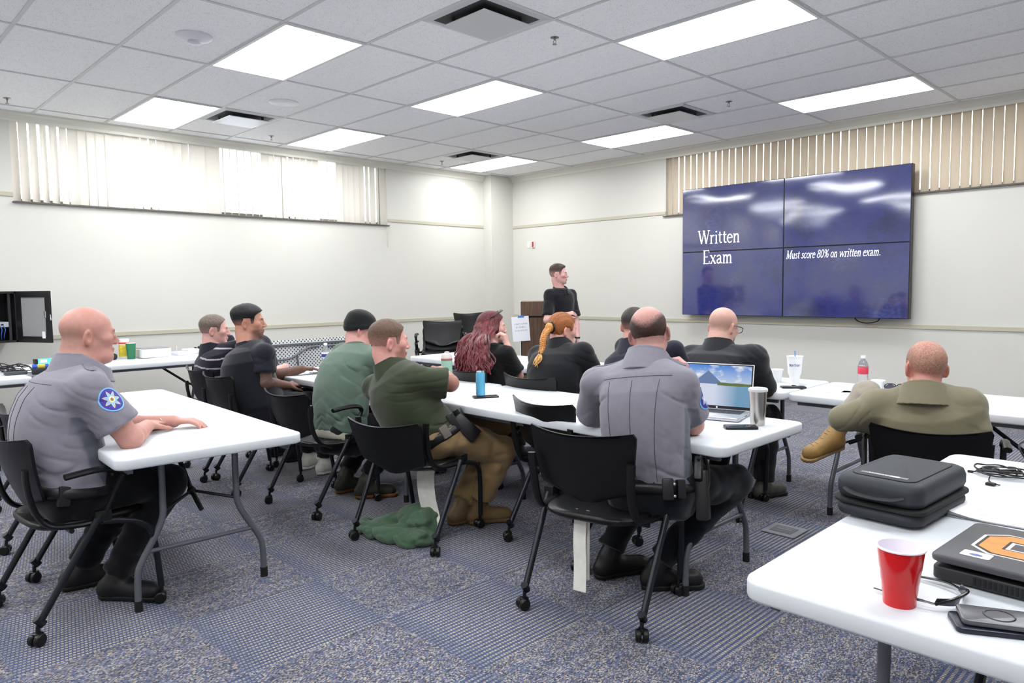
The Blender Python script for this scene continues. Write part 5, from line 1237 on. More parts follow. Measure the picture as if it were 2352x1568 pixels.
# ---------------------------------------------------------------- things on the right foreground table
T = TH
def cup(prof, wallt=.002): return [(r, z) for r, z in prof]+[(r-wallt, z) for r, z in reversed(prof[1:])]+[(.001, prof[1][1])]
RED = mat('cup_red', srgb(206, 14, 22), .16, spec=.6); WPL = mat('cup_white', srgb(238, 232, 242), .3)
rcp = empty('red_plastic_cup', (7.936, -6.405, T), 0, 'red disposable cup with white inside standing on the foreground table', 'cup')
pr = [(.001, .004), (.0285, .004), (.030, 0), (.0305, .002), (.0315, .022), (.0325, .024), (.0345, .046), (.0354, .048), (.0380, .072), (.0389, .074), (.0425, .104), (.0432, .114)]
MB().lathe(pr, 40, cap=False).build('outer_wall', RED, rcp, angle=60)
MB().lathe([(.0432, .114), (.0458, .1145), (.0462, .1165), (.0452, .118), (.0425, .118), (.0405, .104), (.033, .05), (.0275, .010), (.001, .010)], 40, cap=False).build('white_lining', WPL, rcp, angle=60)
sgs = empty('wraparound_sunglasses', (7.975, -6.33, T), 0, 'black wraparound sunglasses lying open beside the red cup', 'sunglasses')
GL_ = mat('lens_smoke', srgb(52, 54, 72), .05, spec=.9); GF = mat('shades_black', srgb(16, 16, 18), .25)
f = MB().tube(spline([(.030, .055, .012), (.052, .035, .022), (.060, 0, .026), (.052, -.035, .022), (.030, -.058, .012)], 5), .0035, 8)
f.build('frame', GF, sgs)
for sg in (-1, 1): MB().tube(spline([(.030, sg*.057, .012), (.0, sg*.066, .014), (-.045, sg*.067, .010), (-.09, sg*.060, .006)], 5), [.0035]*4+[.0045]*8+[.0025]*4, 8, flat=.5).build('temple_arm', GF, sgs)
for sg in (-1, 1):
    vs = []; 
    for i in range(7):
        t = i/6; y = sg*(.008+.047*t); x = .058-.026*t*t; vs += [(x, y, .024), (x-.006, y, .003+.006*t)]
    MB().add(vs, [(2*i, 2*i+1, 2*i+3, 2*i+2) for i in range(6)]).build('lens', GL_, sgs)
sgs.rotation_euler = (0, 0, math.radians(-8))
# zipped case
cs = empty('zipped_case', (7.735, -5.755, T), math.radians(-4), 'black hard-shell zipped carrying case with a side handle on the foreground table', 'case')
CSM = mat('case_black', srgb(38, 42, 47), .62, bump=(300, .25, .0008)); 
MB().rslab(-.115, .115, -.185, .185, .006, .045, .045, e=.016, seg=8).build('lower_shell', CSM, cs, angle=60)
MB().rslab(-.122, .122, -.192, .192, .043, .054, .048, e=.004, seg=8).build('zip_band', mat('zip_tape', srgb(26, 26, 28), .8, bump=(500, .4, .001)), cs, angle=60)
up_ = MB().rslab(-.115, .115, -.185, .185, .052, .118, .045, e=.022, seg=8).build('upper_shell', CSM, cs, angle=60)
MB().rslab(-.085, .085, -.15, .15, .117, .121, .03, e=.003).build('raised_panel', CSM, up_, angle=60)
MB().tube(spline([(-.075, -.186, .085), (-.05, -.199, .078), (.0, -.203, .075), (.05, -.199, .078), (.075, -.186, .085)], 5), .011, 8, flat=.3).build('handle', mat('handle_black', srgb(30, 30, 32), .7), cs)
lb = MB().box(-.062, .062, -.132, -.116, .1212, .1222).build('label_strip', mat('label_grey', srgb(120, 118, 126), .5), cs, False)
lt = MB(); ML = TR(.012, -.1195, .1226, PI) @ Matrix.Diagonal((1.9, 1, 1, 1))
add_text(lt, 'Abbott', .009, ML, wt=.12); lt.rslab(.015, .040, -.1295, -.1185, .1222, .1226, .004, e=.0001); lt.build('lettering', mat('label_white', srgb(240, 240, 242), .5), lb, False)
# rugged laptop
lp = empty('rugged_laptop', (8.115, -6.075, T), math.radians(-2), 'closed dark rugged laptop with a big orange letter sticker, at the right edge', 'laptop')
LPM = mat('laptop_dark', srgb(34, 35, 38), .5, bump=(400, .15, .0006)); LPT = mat('laptop_lid', srgb(66, 66, 71), .42, bump=(400, .1, .0005))
MB().rslab(-.165, .19, -.16, .165, .004, .032, .014, e=.004).build('base', LPM, lp, angle=50)
lid = MB().rslab(-.168, .19, -.168, .165, .034, .050, .02, e=.005, M=TR(0, .165, .040, 0, math.radians(-1.6)) @ TR(0, -.165, -.040)).build('lid', LPT, lp, angle=50)
v = MB()
for k in range(14): v.box(-.085+k*.0095, -.0805+k*.0095, -.1622, -.159, .010, .026)
v.build('vent_slots', mat('slot_black', srgb(8, 8, 9), .6), lp, False)
MB().box(.085, .107, -.163, -.16, .014, .019).box(.118, .14, -.163, -.16, .014, .019).build('usb_ports', mat('port_blue', srgb(40, 70, 175), .4), lp, False)
def ocO(a, b, c, z, m, nm):
    # octagonal ring letter
    def oc(A, B, C): return [(-A+C, -B), (A-C, -B), (A, -B+C), (A, B-C), (A-C, B), (-A+C, B), (-A, B-C), (-A, -B+C)]
    o_, i_ = oc(*a), oc(*b); vs = [(x, y, z) for x, y in o_]+[(x, y, z) for x, y in i_]
    return MB().add(vs, [(k, (k+1) % 8, 8+(k+1) % 8, 8+k) for k in range(8)])
LIDM = TR(0, .165, .040, 0, math.radians(-1.6)) @ TR(0, -.165, -.040)
MT = LIDM @ TR(.012, .01, 0) @ Matrix.Diagonal((1.08, 1.08, 1, 1))
for a, b, z, m in (((.125, .085, .036), (.062, .022, .0005), .0503, mat('sticker_silver', srgb(205, 205, 200), .35)), ((.119, .079, .034), (.069, .029, .0005), .0506, mat('sticker_black', srgb(30, 30, 32), .5)), ((.113, .073, .032), (.074, .034, .0005), .0509, mat('sticker_orange', srgb(232, 132, 58), .45, var=.18, varscale=22))):
    q = MB(); r = ocO(a, b, 0, z, m, ''); q.add(r.v, r.f, MT); q.build('letter_sticker', m, lid, False)
MB().rslab(-.122, -.066, -.128, -.088, .0502, .0512, .004, M=LIDM, e=.0001).build('small_sticker', mat('sticker_white', srgb(240, 240, 242), .5), lid, False)
MB().lathe([(.001, .0515), (.013, .0515), (.013, .0513)], 20, LIDM @ TR(-.094, -.113, 0) @ Matrix.Diagonal((1, .6, 1, 1))).build('emblem', mat('emblem_blue', srgb(84, 92, 150), .5), lid)
# phone and wallet
PHB = mat('phone_black', srgb(20, 21, 24), .3); PHG = mat('phone_grey', srgb(84, 84, 88), .3, spec=.6)
ph = empty('smartphone', (8.115, -6.385, T+.012), math.radians(-66), 'large grey smartphone with cameras lying face down on a second phone, bottom right', 'phone')
MB().rslab(-.038, .038, -.078, .078, 0, .0105, .012, e=.003).build('case', PHG, ph)
MB().rslab(-.030, .004, .034, .072, .0105, .013, .01, e=.002).build('camera_bump', PHB, ph)
cam_ = MB()
for x, y in ((-.021, .063), (-.021, .044), (-.005, .054)): cam_.lathe([(.008, .012), (.008, .0155), (.006, .016), (.001, .015)], 18, TR(x, y, 0))
cam_.build('camera_lens', mat('lens_glass', srgb(18, 18, 26), .05, spec=.9), ph)
MB().tube([(.025*math.cos(a), -.012+.025*math.sin(a), .0105) for a in np.linspace(0, 2*PI, 33)], .0018, 5).build('magnet_ring', mat('ring_dark', srgb(52, 52, 55), .5), ph)
ph2 = empty('smartphone', (8.107, -6.395, T), math.radians(-62), 'dark blue smartphone lying underneath the large grey one, bottom right', 'phone')
MB().rslab(-.039, .039, -.08, .080, 0, .0105, .012, e=.003).build('case', mat('phone_navy', srgb(24, 28, 44), .35), ph2)
# papers and cable on the same table
def papers(x, y, rz, z, n, lab, sx=.216, sy=.279, group=None, curl=.0, grow=.0011):
    o = empty('paper_stack' if n > 1 else 'paper_sheet', (x, y, z), rz, lab, 'papers' if n > 1 else 'paper', group); rg = random.Random(int(x*1000)); mb = MB()
    for k in range(n):
        dx, dy, a = rg.uniform(-.004, .004), rg.uniform(-.004, .004), rg.uniform(-.02, .02)
        nx = 10; vs = []
        for i in range(nx+1):
            t = i/nx; lift = curl*(max(0, .35-t)/.35)**2*(k+1)/n
            for s_ in (0, 1): vs.append((-sx/2+sx*t+dx, (-sy/2 if s_ == 0 else sy/2)+dy, .0006+k*grow+lift))
        mb.add(vs, [(2*i, 2*i+2, 2*i+3, 2*i+1) for i in range(nx)], Matrix.Rotation(a, 4, 'Z'))
    mb.build('sheets', PAP, o); return o
pk = papers(7.975, -5.63, math.radians(4), T, 6, 'stapled stack of printed pages on the foreground table behind the laptop', .279, .20, curl=.014)
tx = MB(); rg = random.Random(8)
for r in range(10):
    x = -.11
    while x < .115:
        w_ = rg.uniform(.006, .02)
        if rg.random() < .5: tx.box(x, x+w_, .08-r*.017, .0815-r*.017, .0082, .0084)
        x += w_+.006
tx.build('printed_text', mat('ink_pale', srgb(170, 172, 180), .8), pk, False)
BK = mat('cable_black', srgb(20, 20, 22), .4)
cb = empty('coiled_cable', (7.86, -5.16, T), 0, 'black coiled cable with small plugs on the foreground table', 'cable')
rg = random.Random(11); pts = []
for k in range(64):
    a = k*.52; r = .055+.022*math.sin(k*.37); pts.append((r*math.cos(a)*1.1, r*math.sin(a)*.75, .004+.008*rg.random()+.0003*k))
cc_ = MB().tube(spline(pts, 3), .0028, 6)
cc_.tube(spline([(.05, .02, .012), (.09, .05, .02), (.13, .03, .07), (.12, -.04, .11), (.06, .0, .125), (.03, .06, .09), (.07, .09, .02), (.13, .10, .01)], 6), .0032, 6)
cc_.tube(spline([(-.03, -.04, .005), (-.02, -.10, .004), (.0, -.135, .004), (.02, -.145, .005)], 5), .002, 6).tube(spline([(-.03, .02, .006), (-.07, .01, .005), (-.085, -.01, .005)], 5), .002, 6)
cc_.build('cord', BK, cb)
MB().box(.012, .037, -.155, -.135, 0, .009, TR(0, 0, 0, -.2), b=.002).box(-.102, -.085, -.016, -.008, 0, .008, b=.002).tube([(-.01, -.02, .02), (.03, .01, .022)], .009, 8).build('plug', BK, cb)
# ---------------------------------------------------------------- middle table: laptop, tumbler, phone
STL = mat('brushed_steel', srgb(190, 186, 180), .28, metal=1.0, var=.05, varscale=5)
tb = empty('steel_tumbler', (6.835, -4.865, T), 0, 'tall brushed steel tumbler with a clear lid beside the laptop', 'tumbler')
MB().lathe([(.001, 0), (.029, 0), (.031, .004), (.033, .03), (.0405, .155), (.041, .158), (.001, .158)], 40).build('steel_body', STL, tb, angle=50)
MB().lathe([(.041, .156), (.0435, .158), (.0435, .168), (.040, .172), (.034, .170), (.001, .169)], 40).build('lid', mat('clear_lid', srgb(225, 225, 228), .15, alpha=.75), tb)
ph3 = empty('smartphone', (6.815, -4.985, T), math.radians(-48), 'black smartphone lying near the table corner by the steel tumbler', 'phone')
MB().rslab(-.036, .036, -.072, .072, 0, .0125, .011, e=.003).build('case', PHB, ph3); MB().rslab(-.031, .031, -.066, .066, .0125, .0129, .008, e=.0002).build('display', mat('phone_glass', srgb(14, 16, 22), .06, spec=.8), ph3)
def desk_mat():
    m = bpy.data.materials.new('desktop_picture'); m.use_nodes = True; nt = m.node_tree; b = nt.nodes['Principled BSDF']
    tc = N(nt, 'ShaderNodeTexCoord'); s = N(nt, 'ShaderNodeSeparateXYZ'); nt.links.new(tc.outputs['Object'], s.inputs[0]); X, Z = s.outputs[0], s.outputs[2]   # x -.165..165, z 0..0.205
    sky = N(nt, 'ShaderNodeValToRGB'); e = sky.color_ramp.elements; e[0].position = .50; e[0].color = srgb(196, 214, 236); e[1].position = 1; e[1].color = srgb(60, 130, 215)
    zz = math_node(nt, 'DIVIDE', Z, .205); nt.links.new(zz, sky.inputs[0])
    n = N(nt, 'ShaderNodeTexNoise'); mp = N(nt, 'ShaderNodeMapping'); n.inputs['Scale'].default_value = 1.4; mp.inputs['Scale'].default_value = (9, 9, 20); nt.links.new(tc.outputs['Object'], mp.inputs[0]); nt.links.new(mp.outputs[0], n.inputs['Vector']); n.inputs['Detail'].default_value = 5
    cl = math_node(nt, 'MULTIPLY', math_node(nt, 'SUBTRACT', n.outputs['Fac'], .5), 6.0, True); c1 = mixc(nt, cl, sky.outputs[0], srgb(240, 243, 248))
    mt = math_node(nt, 'LESS_THAN', zz, math_node(nt, 'SUBTRACT', .86, math_node(nt, 'MULTIPLY', math_node(nt, 'ABSOLUTE', math_node(nt, 'ADD', X, .055)), 4.2))); c2 = mixc(nt, mt, c1, srgb(96, 122, 168))
    lake = math_node(nt, 'LESS_THAN', zz, .53); n2 = N(nt, 'ShaderNodeTexNoise'); n2.inputs['Scale'].default_value = 9; nt.links.new(tc.outputs['Object'], n2.inputs['Vector'])
    fog = N(nt, 'ShaderNodeMapRange'); nt.links.new(X, fog.inputs['Value']); fog.inputs['From Min'].default_value = -.02; fog.inputs['From Max'].default_value = .10
    lk = mixc(nt, fog.outputs[0], srgb(214, 220, 240), srgb(112, 158, 190)); c3 = mixc(nt, lake, c2, lk)
    tr1 = math_node(nt, 'MULTIPLY', math_node(nt, 'LESS_THAN', math_node(nt, 'ABSOLUTE', math_node(nt, 'SUBTRACT', zz, .535)), math_node(nt, 'MULTIPLY', n.outputs['Fac'], .07)), math_node(nt, 'GREATER_THAN', X, -.005))
    c4 = mixc(nt, tr1, c3, srgb(96, 112, 62))
    b.inputs['Base Color'].default_value = (.01, .01, .01, 1); b.inputs['Roughness'].default_value = .15; nt.links.new(c4, b.inputs['Emission Color']); b.inputs['Emission Strength'].default_value = .9
    return m
SIL = mat('laptop_silver', srgb(205, 206, 210), .3, metal=.6)
lt2 = empty('silver_laptop', (6.545, -4.80, T), math.radians(13), 'open silver laptop showing a lake and volcano picture', 'laptop')
MB().rslab(-.175, .175, -.115, .12, .003, .018, .01, e=.003).build('base', SIL, lt2)
kb = MB()
for r in range(5):
    for c in range(13): kb.box(-.15+c*.0232, -.1295+c*.0232, .005+r*.0205, .0225+r*.0205, .018, .0195)
kb.build('keyboard', mat('key_dark', srgb(52, 54, 60), .5), lt2, False)
MB().box(-.05, .05, -.10, -.02, .018, .0184).build('touchpad', mat('pad_silver', srgb(190, 191, 196), .35), lt2, False)
MB().box(.1745, .1758, .0, .012, .008, .013).box(.1745, .1758, .02, .035, .008, .013).build('ports', BLK, lt2, False)
MLID = TR(0, .122, .016, 0, math.radians(-12))
ld = MB().rslab(-.175, .175, -.004, .004, .0, .235, .008, M=MLID @ TR(0, 0, 0), e=.002)
ld = MB().box(-.175, .175, -.0035, .0035, 0, .232, MLID, b=.003).build('lid', SIL, lt2)
MB().box(-.171, .171, -.0042, -.0034, .004, .228, MLID).build('bezel', BLK, lt2, False)
sc_ = MB().box(-.165, .165, -.001, 0, 0, .205).build('display', desk_mat(), lt2, False); sc_.matrix_basis = MLID @ TR(0, -.0043, .018)
MB().lathe([(.001, 0), (.005, 0), (.005, .0005)], 18, MLID @ TR(0, -.0046, .0105, 0, PI/2)).build('emblem', mat('emblem_light', srgb(230, 230, 235), .4), lt2)
# can, phone, papers, bottle, pen on the middle tables
cn = empty('drink_can', (5.225, -5.135, T), 0, 'tall light blue drink can standing on a phone at the middle table', 'can'); cn.location.z = T+.009
MB().lathe([(.001, 0), (.022, 0), (.0265, .006), (.0265, .132), (.023, .142)], 28).build('can_wall', mat('can_blue', srgb(96, 178, 214), .25, metal=.35), cn)
MB().lathe([(.023, .142), (.0245, .1425), (.0235, .146), (.021, .143), (.001, .142)], 28).box(-.008, .008, -.004, .012, .143, .145).build('can_lid', mat('alu', srgb(180, 180, 184), .25, metal=.9), cn)
cd = MB()
for r in range(4):
    for k in range(3): a = -2.45+k*.33; cd.box(.0262, .0272, -.0028, .0028, .035+r*.013, .042+r*.013, Matrix.Rotation(a, 4, 'Z'))
for a in (-2.5, -1.7): cd.box(.0262, .0270, -.005, .005, .010, .028, Matrix.Rotation(a, 4, 'Z'))
cd.build('can_print', mat('can_navy', srgb(40, 70, 120), .4), cn, False)
ph4 = empty('smartphone', (5.245, -5.115, T), math.radians(-30), 'dark smartphone lying under the light blue drink can', 'phone')
MB().rslab(-.037, .037, -.075, .075, 0, .009, .01, e=.002).build('case', PHB, ph4)
papers(5.47, -5.13, math.radians(20), T, 1, 'white sheet lying to the right of the light blue can', .216, .279)
papers(5.70, -5.0, math.radians(60), T, 1, 'white sheet just behind the empty chair back on the middle table', .216, .279)
papers(3.22, -5.18, math.radians(8), T, 3, 'thin stack of paper on the table in front of the tattooed person', .216, .279)
pn = empty('marker_pen', (3.36, -5.14, T+.008), math.radians(40), 'white and black marker pen lying on paper at the middle table', 'pen')
MB().tube([(-.07, 0, 0), (.0, 0, 0)], .0055, 10).build('barrel', mat('pen_white', srgb(225, 228, 235), .3), pn); MB().tube([(-.0, 0, 0), (.05, 0, 0)], .0062, 10).tube([(-.078, 0, 0), (-.069, 0, 0)], .004, 8).build('cap', BLK, pn)
def bottle(x, y, z, lab, lc_, sc=1.0):
    o = empty('water_bottle', (x, y, z), 0, lab, 'bottle'); CLR = mat('clear_plastic', (.93, .95, .97, 1), .08, trans=.9, ior=1.25)
    MB().lathe([(.001, .002), (.028, 0), (.032, .008), (.031, .03), (.033, .045), (.031, .06), (.0325, .09), (.033, .13), (.026, .155), (.013, .175), (.0125, .185)], 28, Matrix.Scale(sc, 4)).build('bottle_wall', CLR, o)
    MB().lathe([(.0325, .078), (.0335, .08), (.0338, .122), (.0325, .124)], 28, Matrix.Scale(sc, 4), cap=False).build('label_band', mat('band%s' % (lc_,), srgb(*lc_), .5), o)
    MB().lathe([(.001, .183), (.0145, .183), (.0145, .198), (.013, .2), (.001, .2)], 20, Matrix.Scale(sc, 4)).build('cap', mat('cap_white', srgb(240, 240, 242), .4), o); return o
bb = bottle(2.965, -4.86, T, 'clear water bottle with a blue and red label behind the person in the knit cap', (225, 225, 232)); bottle(6.70, -3.22, T, 'clear water bottle with a red label on the table under the video wall', (205, 60, 80), .95)
MB().lathe([(.0342, .085), (.0344, .10), (.0342, .112)], 16, cap=False).build('label_print', mat('label_blue', srgb(50, 50, 130), .5), bb)
lt3 = empty('lidded_tumbler', (4.185, -4.62, 0), 0, 'pale green tumbler with a pinkish lid beside the olive-shirted person', 'tumbler')
lt3.location = (4.641, -4.918, T)
MB().lathe([(.001, 0), (.034, 0), (.036, .004), (.037, .165), (.036, .168)], 32).build('tumbler_body', mat('tumbler_green', srgb(140, 178, 160), .4), lt3)
MB().lathe([(.036, .166), (.0385, .167), (.0385, .178), (.036, .18)], 32).build('collar_ring', mat('ring_rose', srgb(150, 96, 88), .4), lt3)
MB().lathe([(.0365, .178), (.036, .195), (.03, .208), (.018, .214), (.001, .215)], 32).box(-.012, .02, -.011, .011, .19, .225, b=.006).build('lid', mat('lid_blush', srgb(206, 196, 194), .4), lt3)
# ---------------------------------------------------------------- front row table
FOAM = mat('foam_white', srgb(242, 243, 246), .6)
def foamcup(x, y, h, r0, r1, lab, big=False):
    o = empty('foam_cup', (x, y, T), 0, lab, 'cup')
    if big: pr = [(.001, 0), (r0, 0), (r0+.003, .05), (r0+.012, .068), (r1, h-.006), (r1+.003, h-.004), (r1+.003, h), (r1-.003, h), (r1-.006, h-.02), (r0, .01), (.001, .01)]
    else: pr = [(.001, 0), (r0, 0), (r1-.002, h-.008), (r1+.002, h-.006), (r1+.002, h), (r1-.003, h), (r0-.002, .006), (.001, .006)]
    MB().lathe(pr, 32, cap=False).build('cup_wall', FOAM, o, angle=50); return o
fc = foamcup(6.345, -3.42, .182, .029, .049, 'tall white foam cup with blue lettering and a blue straw', True)
wr = MB(); ang0 = math.radians(-47)
def warp(x, y): R = .0415+.10*(y-0)*.0+.0006; a = ang0+(x-.047)/.0415; z = .118+y; rr = .0305+.012+(z-.068)*(.049-.041)/.108+.0008-.001; return (rr*math.cos(a), rr*math.sin(a), z)
add_text(wr, 'OUNTAIN', .0135, Matrix.Identity(4), wt=.17, warp=warp); wr.build('lettering', mat('letter_blue', srgb(92, 98, 160), .6), fc, False)
MB().tube([(.004, .004, .1), (.0, .0, .215)], .0035, 8).build('straw', mat('straw_blue', srgb(60, 140, 225), .4), fc)
foamcup(6.215, -3.40, .085, .027, .039, 'small white foam cup beside the elbow of the person in glasses'); foamcup(6.84, -3.36, .06, .030, .038, 'short white foam cup near the knee of the slouching person')
foamcup(5.36, -3.45, .085, .027, .039, 'white foam cup peeking out left of the dark-haired person')
ph5 = empty('smartphone', (6.42, -3.60, T), math.radians(-50), 'black smartphone with a keyring on it before the tall foam cup', 'phone')
MB().rslab(-.036, .036, -.074, .074, 0, .010, .01, e=.002).build('case', PHB, ph5)
kr = empty('key_ring', (6.435, -3.575, T+.0105), 0, 'small bunch of keys lying on the smartphone before the tall foam cup', 'keys')
MB().tube([(.012*math.cos(a), .012*math.sin(a), .003) for a in np.linspace(0, 2*PI, 15)], .0015, 6).build('ring', mat('bright_metal', metal=.9), kr); MB().box(-.035, .005, -.006, .006, 0, .004, b=.001).build('fob', mat('fob_green', srgb(40, 70, 60), .4), kr); MB().box(.01, .045, .0, .008, .001, .003).build('key', mat('bright_metal', metal=.9), kr)
papers(6.68, -3.50, math.radians(30), T, 2, 'white papers lying flat between the phone and the short foam cup', .25, .24)
papers(6.84, -3.60, math.radians(10), T, 2, 'white papers at the table edge nearest the slouching person', .25, .2)
nb_ = empty('blue_folder', (6.80, -3.46, T+.003), math.radians(25), 'blue folder partly under white papers by the short foam cup', 'folder'); MB().box(-.05, .05, -.07, .07, 0, .003).build('cover', mat('folder_blue', srgb(96, 124, 205), .5), nb_, False)
s2 = empty('black_sunglasses', (6.945, -3.36, T), math.radians(25), 'black square-framed sunglasses on the far table beside the short foam cup', 'sunglasses')
fr_ = MB()
for sg in (-1, 1):
    fr_.tube([(sg*.033+.029*math.copysign(abs(math.cos(a))**.6, math.cos(a)), 0, .024+.021*math.copysign(abs(math.sin(a))**.6, math.sin(a))) for a in np.linspace(0, 2*PI, 25)], .003, 6)
fr_.tube([(-.006, 0, .034), (.006, 0, .034)], .003, 6).build('frame', GF, s2)
for sg in (-1, 1):
    MB().tube([(sg*.062, 0, .036), (sg*.06, .06, .02), (sg*.04, .12, .003)], .0025, 6).build('temple_arm', GF, s2)
    MB().lathe([(.001, 0), (.026, 0), (.026, .001)], 20, TR(sg*.033, 0, .024, 0, PI/2) @ Matrix.Diagonal((1, .72, 1, 1))).build('lens', GL_, s2)
yc = empty('yellow_can', (5.98, -3.62, T), 0, 'yellow drink can between the two heads in the middle of the front row', 'can')
MB().lathe([(.001, 0), (.026, 0), (.031, .006), (.031, .118), (.026, .126), (.001, .124)], 26).build('can_wall', mat('can_yellow', srgb(214, 206, 40), .3), yc); MB().box(-.029, .0, -.0315, -.02, .03, .09).build('can_print', BLK, yc, False)
papers(4.05, -3.42, math.radians(5), T, 2, 'papers on the far table left of the person with the braid'); papers(4.86, -3.62, math.radians(-8), T, 2, 'papers on the far table between the red-haired person and the braid')
# ---------------------------------------------------------------- left wall tables
wc = empty('wipes_canister', (.66, -5.72, T), 0, 'white and yellow wipes canister with a white cap by the left wall', 'canister')
MB().lathe([(.001, 0), (.046, 0), (.048, .004), (.048, .15)], 32).build('canister_wall', mat('wipes_white', srgb(232, 232, 226), .4), wc)
MB().lathe([(.0485, .02), (.0487, .13)], 32, cap=False).build('label_band', mat('wipes_yellow', srgb(225, 196, 60), .45, var=.25, varscale=30), wc)
MB().lathe([(.0485, .142), (.049, .143), (.049, .156), (.0485, .157)], 32).build('red_ring', mat('wipes_red', srgb(215, 70, 35), .45), wc)
MB().lathe([(.001, .156), (.044, .156), (.044, .182), (.040, .19), (.001, .19)], 32).build('cap', WPL, wc)
gt = empty('green_tumbler', (.79, -5.70, T), 0, 'dark green straight tumbler in front of the wipes canister', 'tumbler')
MB().lathe([(.001, 0), (.032, 0), (.034, .004), (.044, .15), (.041, .15), (.032, .01), (.001, .01)], 32).build('tumbler_body', mat('tumbler_dkgreen', srgb(48, 120, 84), .4), gt)
MB().lathe([(.041, .148), (.041, .154), (.001, .155)], 32).build('lid', WPL, gt)
wb = empty('white_box', (.74, -5.50, T), math.radians(4), 'flat white cardboard box beside the green tumbler', 'box')
MB().box(-.12, .12, -.135, .135, .005, .088, b=.002).build('carton', mat('card_white', srgb(236, 237, 242), .5), wb, False); MB().box(-.12, .12, -.12, .12, .088, .095).build('lid_edge', mat('card_grey', srgb(140, 140, 148), .5), wb, False)
rt = empty('network_router', (.70, -5.17, T), math.radians(10), 'low white electronic box beside the white carton', 'device')
MB().box(-.07, .07, -.11, .11, 0, .035, b=.005).build('housing', wht, rt); MB().box(-.07, .05, .0, .12, .035, .055, b=.006).tube([(-.05, -.06, .03), (-.05, -.06, .09)], .003, 6).build('antenna', wht, rt)
wb2 = empty('white_box', (.72, -4.96, T), math.radians(-6), 'thin white box carrying black power adapters', 'box'); MB().box(-.09, .09, -.1, .1, 0, .045, b=.002).build('carton', mat('card_white', rough=.5), wb2, False)
ad = empty('power_adapter', (.70, -4.98, T+.045), 0, 'black power adapter with cables on the thin white box', 'adapter')
MB().box(-.05, .05, -.035, .035, .0, .03, TR(0, 0, 0, .5), b=.006).box(-.045, .045, -.03, .03, .03, .052, TR(0, 0, 0, -.2), b=.006).build('body', BLK, ad)
MB().tube(spline([(.03, .05, .01), (.05, .09, .04), (.0, .1, .06), (-.03, .06, .03), (.02, .08, .01), (.06, .12, .01)], 6), .004, 6).tube(spline([(-.03, -.05, .01), (-.02, -.09, .02), (.03, -.08, .004)], 5), .004, 6).build('cable', BK, ad)
papers(.98, -5.42, math.radians(85), T, 2, 'white papers in front of the flat white carton'); papers(1.02, -5.08, math.radians(95), T, 3, 'white papers in front of the low white electronic box')
pc = empty('black_pouch', (.72, -5.90, T), 0, 'black rounded pouch partly hidden by the face of the left uniformed person', 'pouch'); MB().rslab(-.06, .06, -.10, .09, 0, .06, .03, e=.02).build('pouch_body', CSM, pc)
tq = empty('turquoise_box', (.62, -6.33, T), 0, 'long turquoise box with a white label on the left wall table', 'box')
MB().box(-.035, .035, -.10, .26, 0, .045).build('carton', mat('card_turquoise', srgb(112, 214, 204), .5), tq, False); MB().box(-.036, .036, -.125, -.10, 0, .045).build('end_flap', BLK, tq, False); MB().box(.035, .0356, -.085, -.03, .012, .038).build('label', mat('label_white', rough=.5), tq, False)
kp = empty('cable_organizer', (1.50, -6.745, T), math.radians(88), 'dark grey ribbed keypad-like device at the far left table', 'device')
MB().rslab(-.075, .075, -.05, .05, 0, .03, .02, e=.008).build('housing', mat('device_grey', srgb(72, 74, 80), .4), kp)
rb = MB()
for k in range(8): rb.box(-.062+k*.0165, -.054+k*.0165, -.04, .04, .028, .036)
rb.build('ribs', BLK, kp, False)
pb = empty('pencil_case', (1.62, -6.70+.10, T), math.radians(80), 'small black mesh case with blue and yellow things on it', 'case')
MB().box(-.06, .06, -.04, .04, 0, .05, b=.012).build('mesh_body', CSM, pb); MB().tube([(-.055, 0, .062), (-.02, 0, .062)], .018, 10).tube([(.03, 0, .062), (.055, 0, .062)], .018, 10).build('blue_pack', mat('pack_blue', srgb(50, 90, 190), .4), pb); MB().tube([(-.02, 0, .062), (.03, 0, .062)], .0185, 10).build('yellow_pack', mat('pack_yellow', srgb(205, 180, 60), .4), pb)
tc_ = empty('tangled_cables', (1.28, -6.78, T), 0, 'tangle of black and grey cables at the far left table', 'cables'); rg = random.Random(21); mb = MB()
for k in range(9):
    q = [(rg.uniform(-.22, .14), rg.uniform(-.22, .16), .006) for _ in range(3)]
    q = [q[0]]+[(a+rg.uniform(-.06, .06), b+rg.uniform(-.06, .06), rg.uniform(.006, .07)) for a, b, c in q for _ in range(2)]+[q[2]]
    mb.tube(spline(q, 6), rg.choice((.003, .004)), 6)
mb.build('cord', BK, tc_)
pw_ = empty('power_adapter', (1.42, -6.98, T), .4, 'black power adapter among the tangled cables at the left edge', 'adapter'); MB().box(-.07, .07, -.035, .035, 0, .035, b=.008).build('body', BLK, pw_)
papers(1.25, -6.60, math.radians(-35), T, 1, 'white sheet under the tangled cables at the far left table')
tab = empty('tablet', (1.15, -7.07, T), math.radians(70), 'dark tablet leaning at the far left edge of the picture', 'tablet'); MB().box(-.12, .12, -.005, .005, 0, .17, TR(0, 0, 0, 0, -.45), b=.003).build('tablet_body', mat('tablet_edge', srgb(190, 192, 196), .3), tab); MB().box(-.115, .115, -.007, -.005, .008, .163, TR(0, 0, 0, 0, -.45)).build('display', BLK, tab, False)
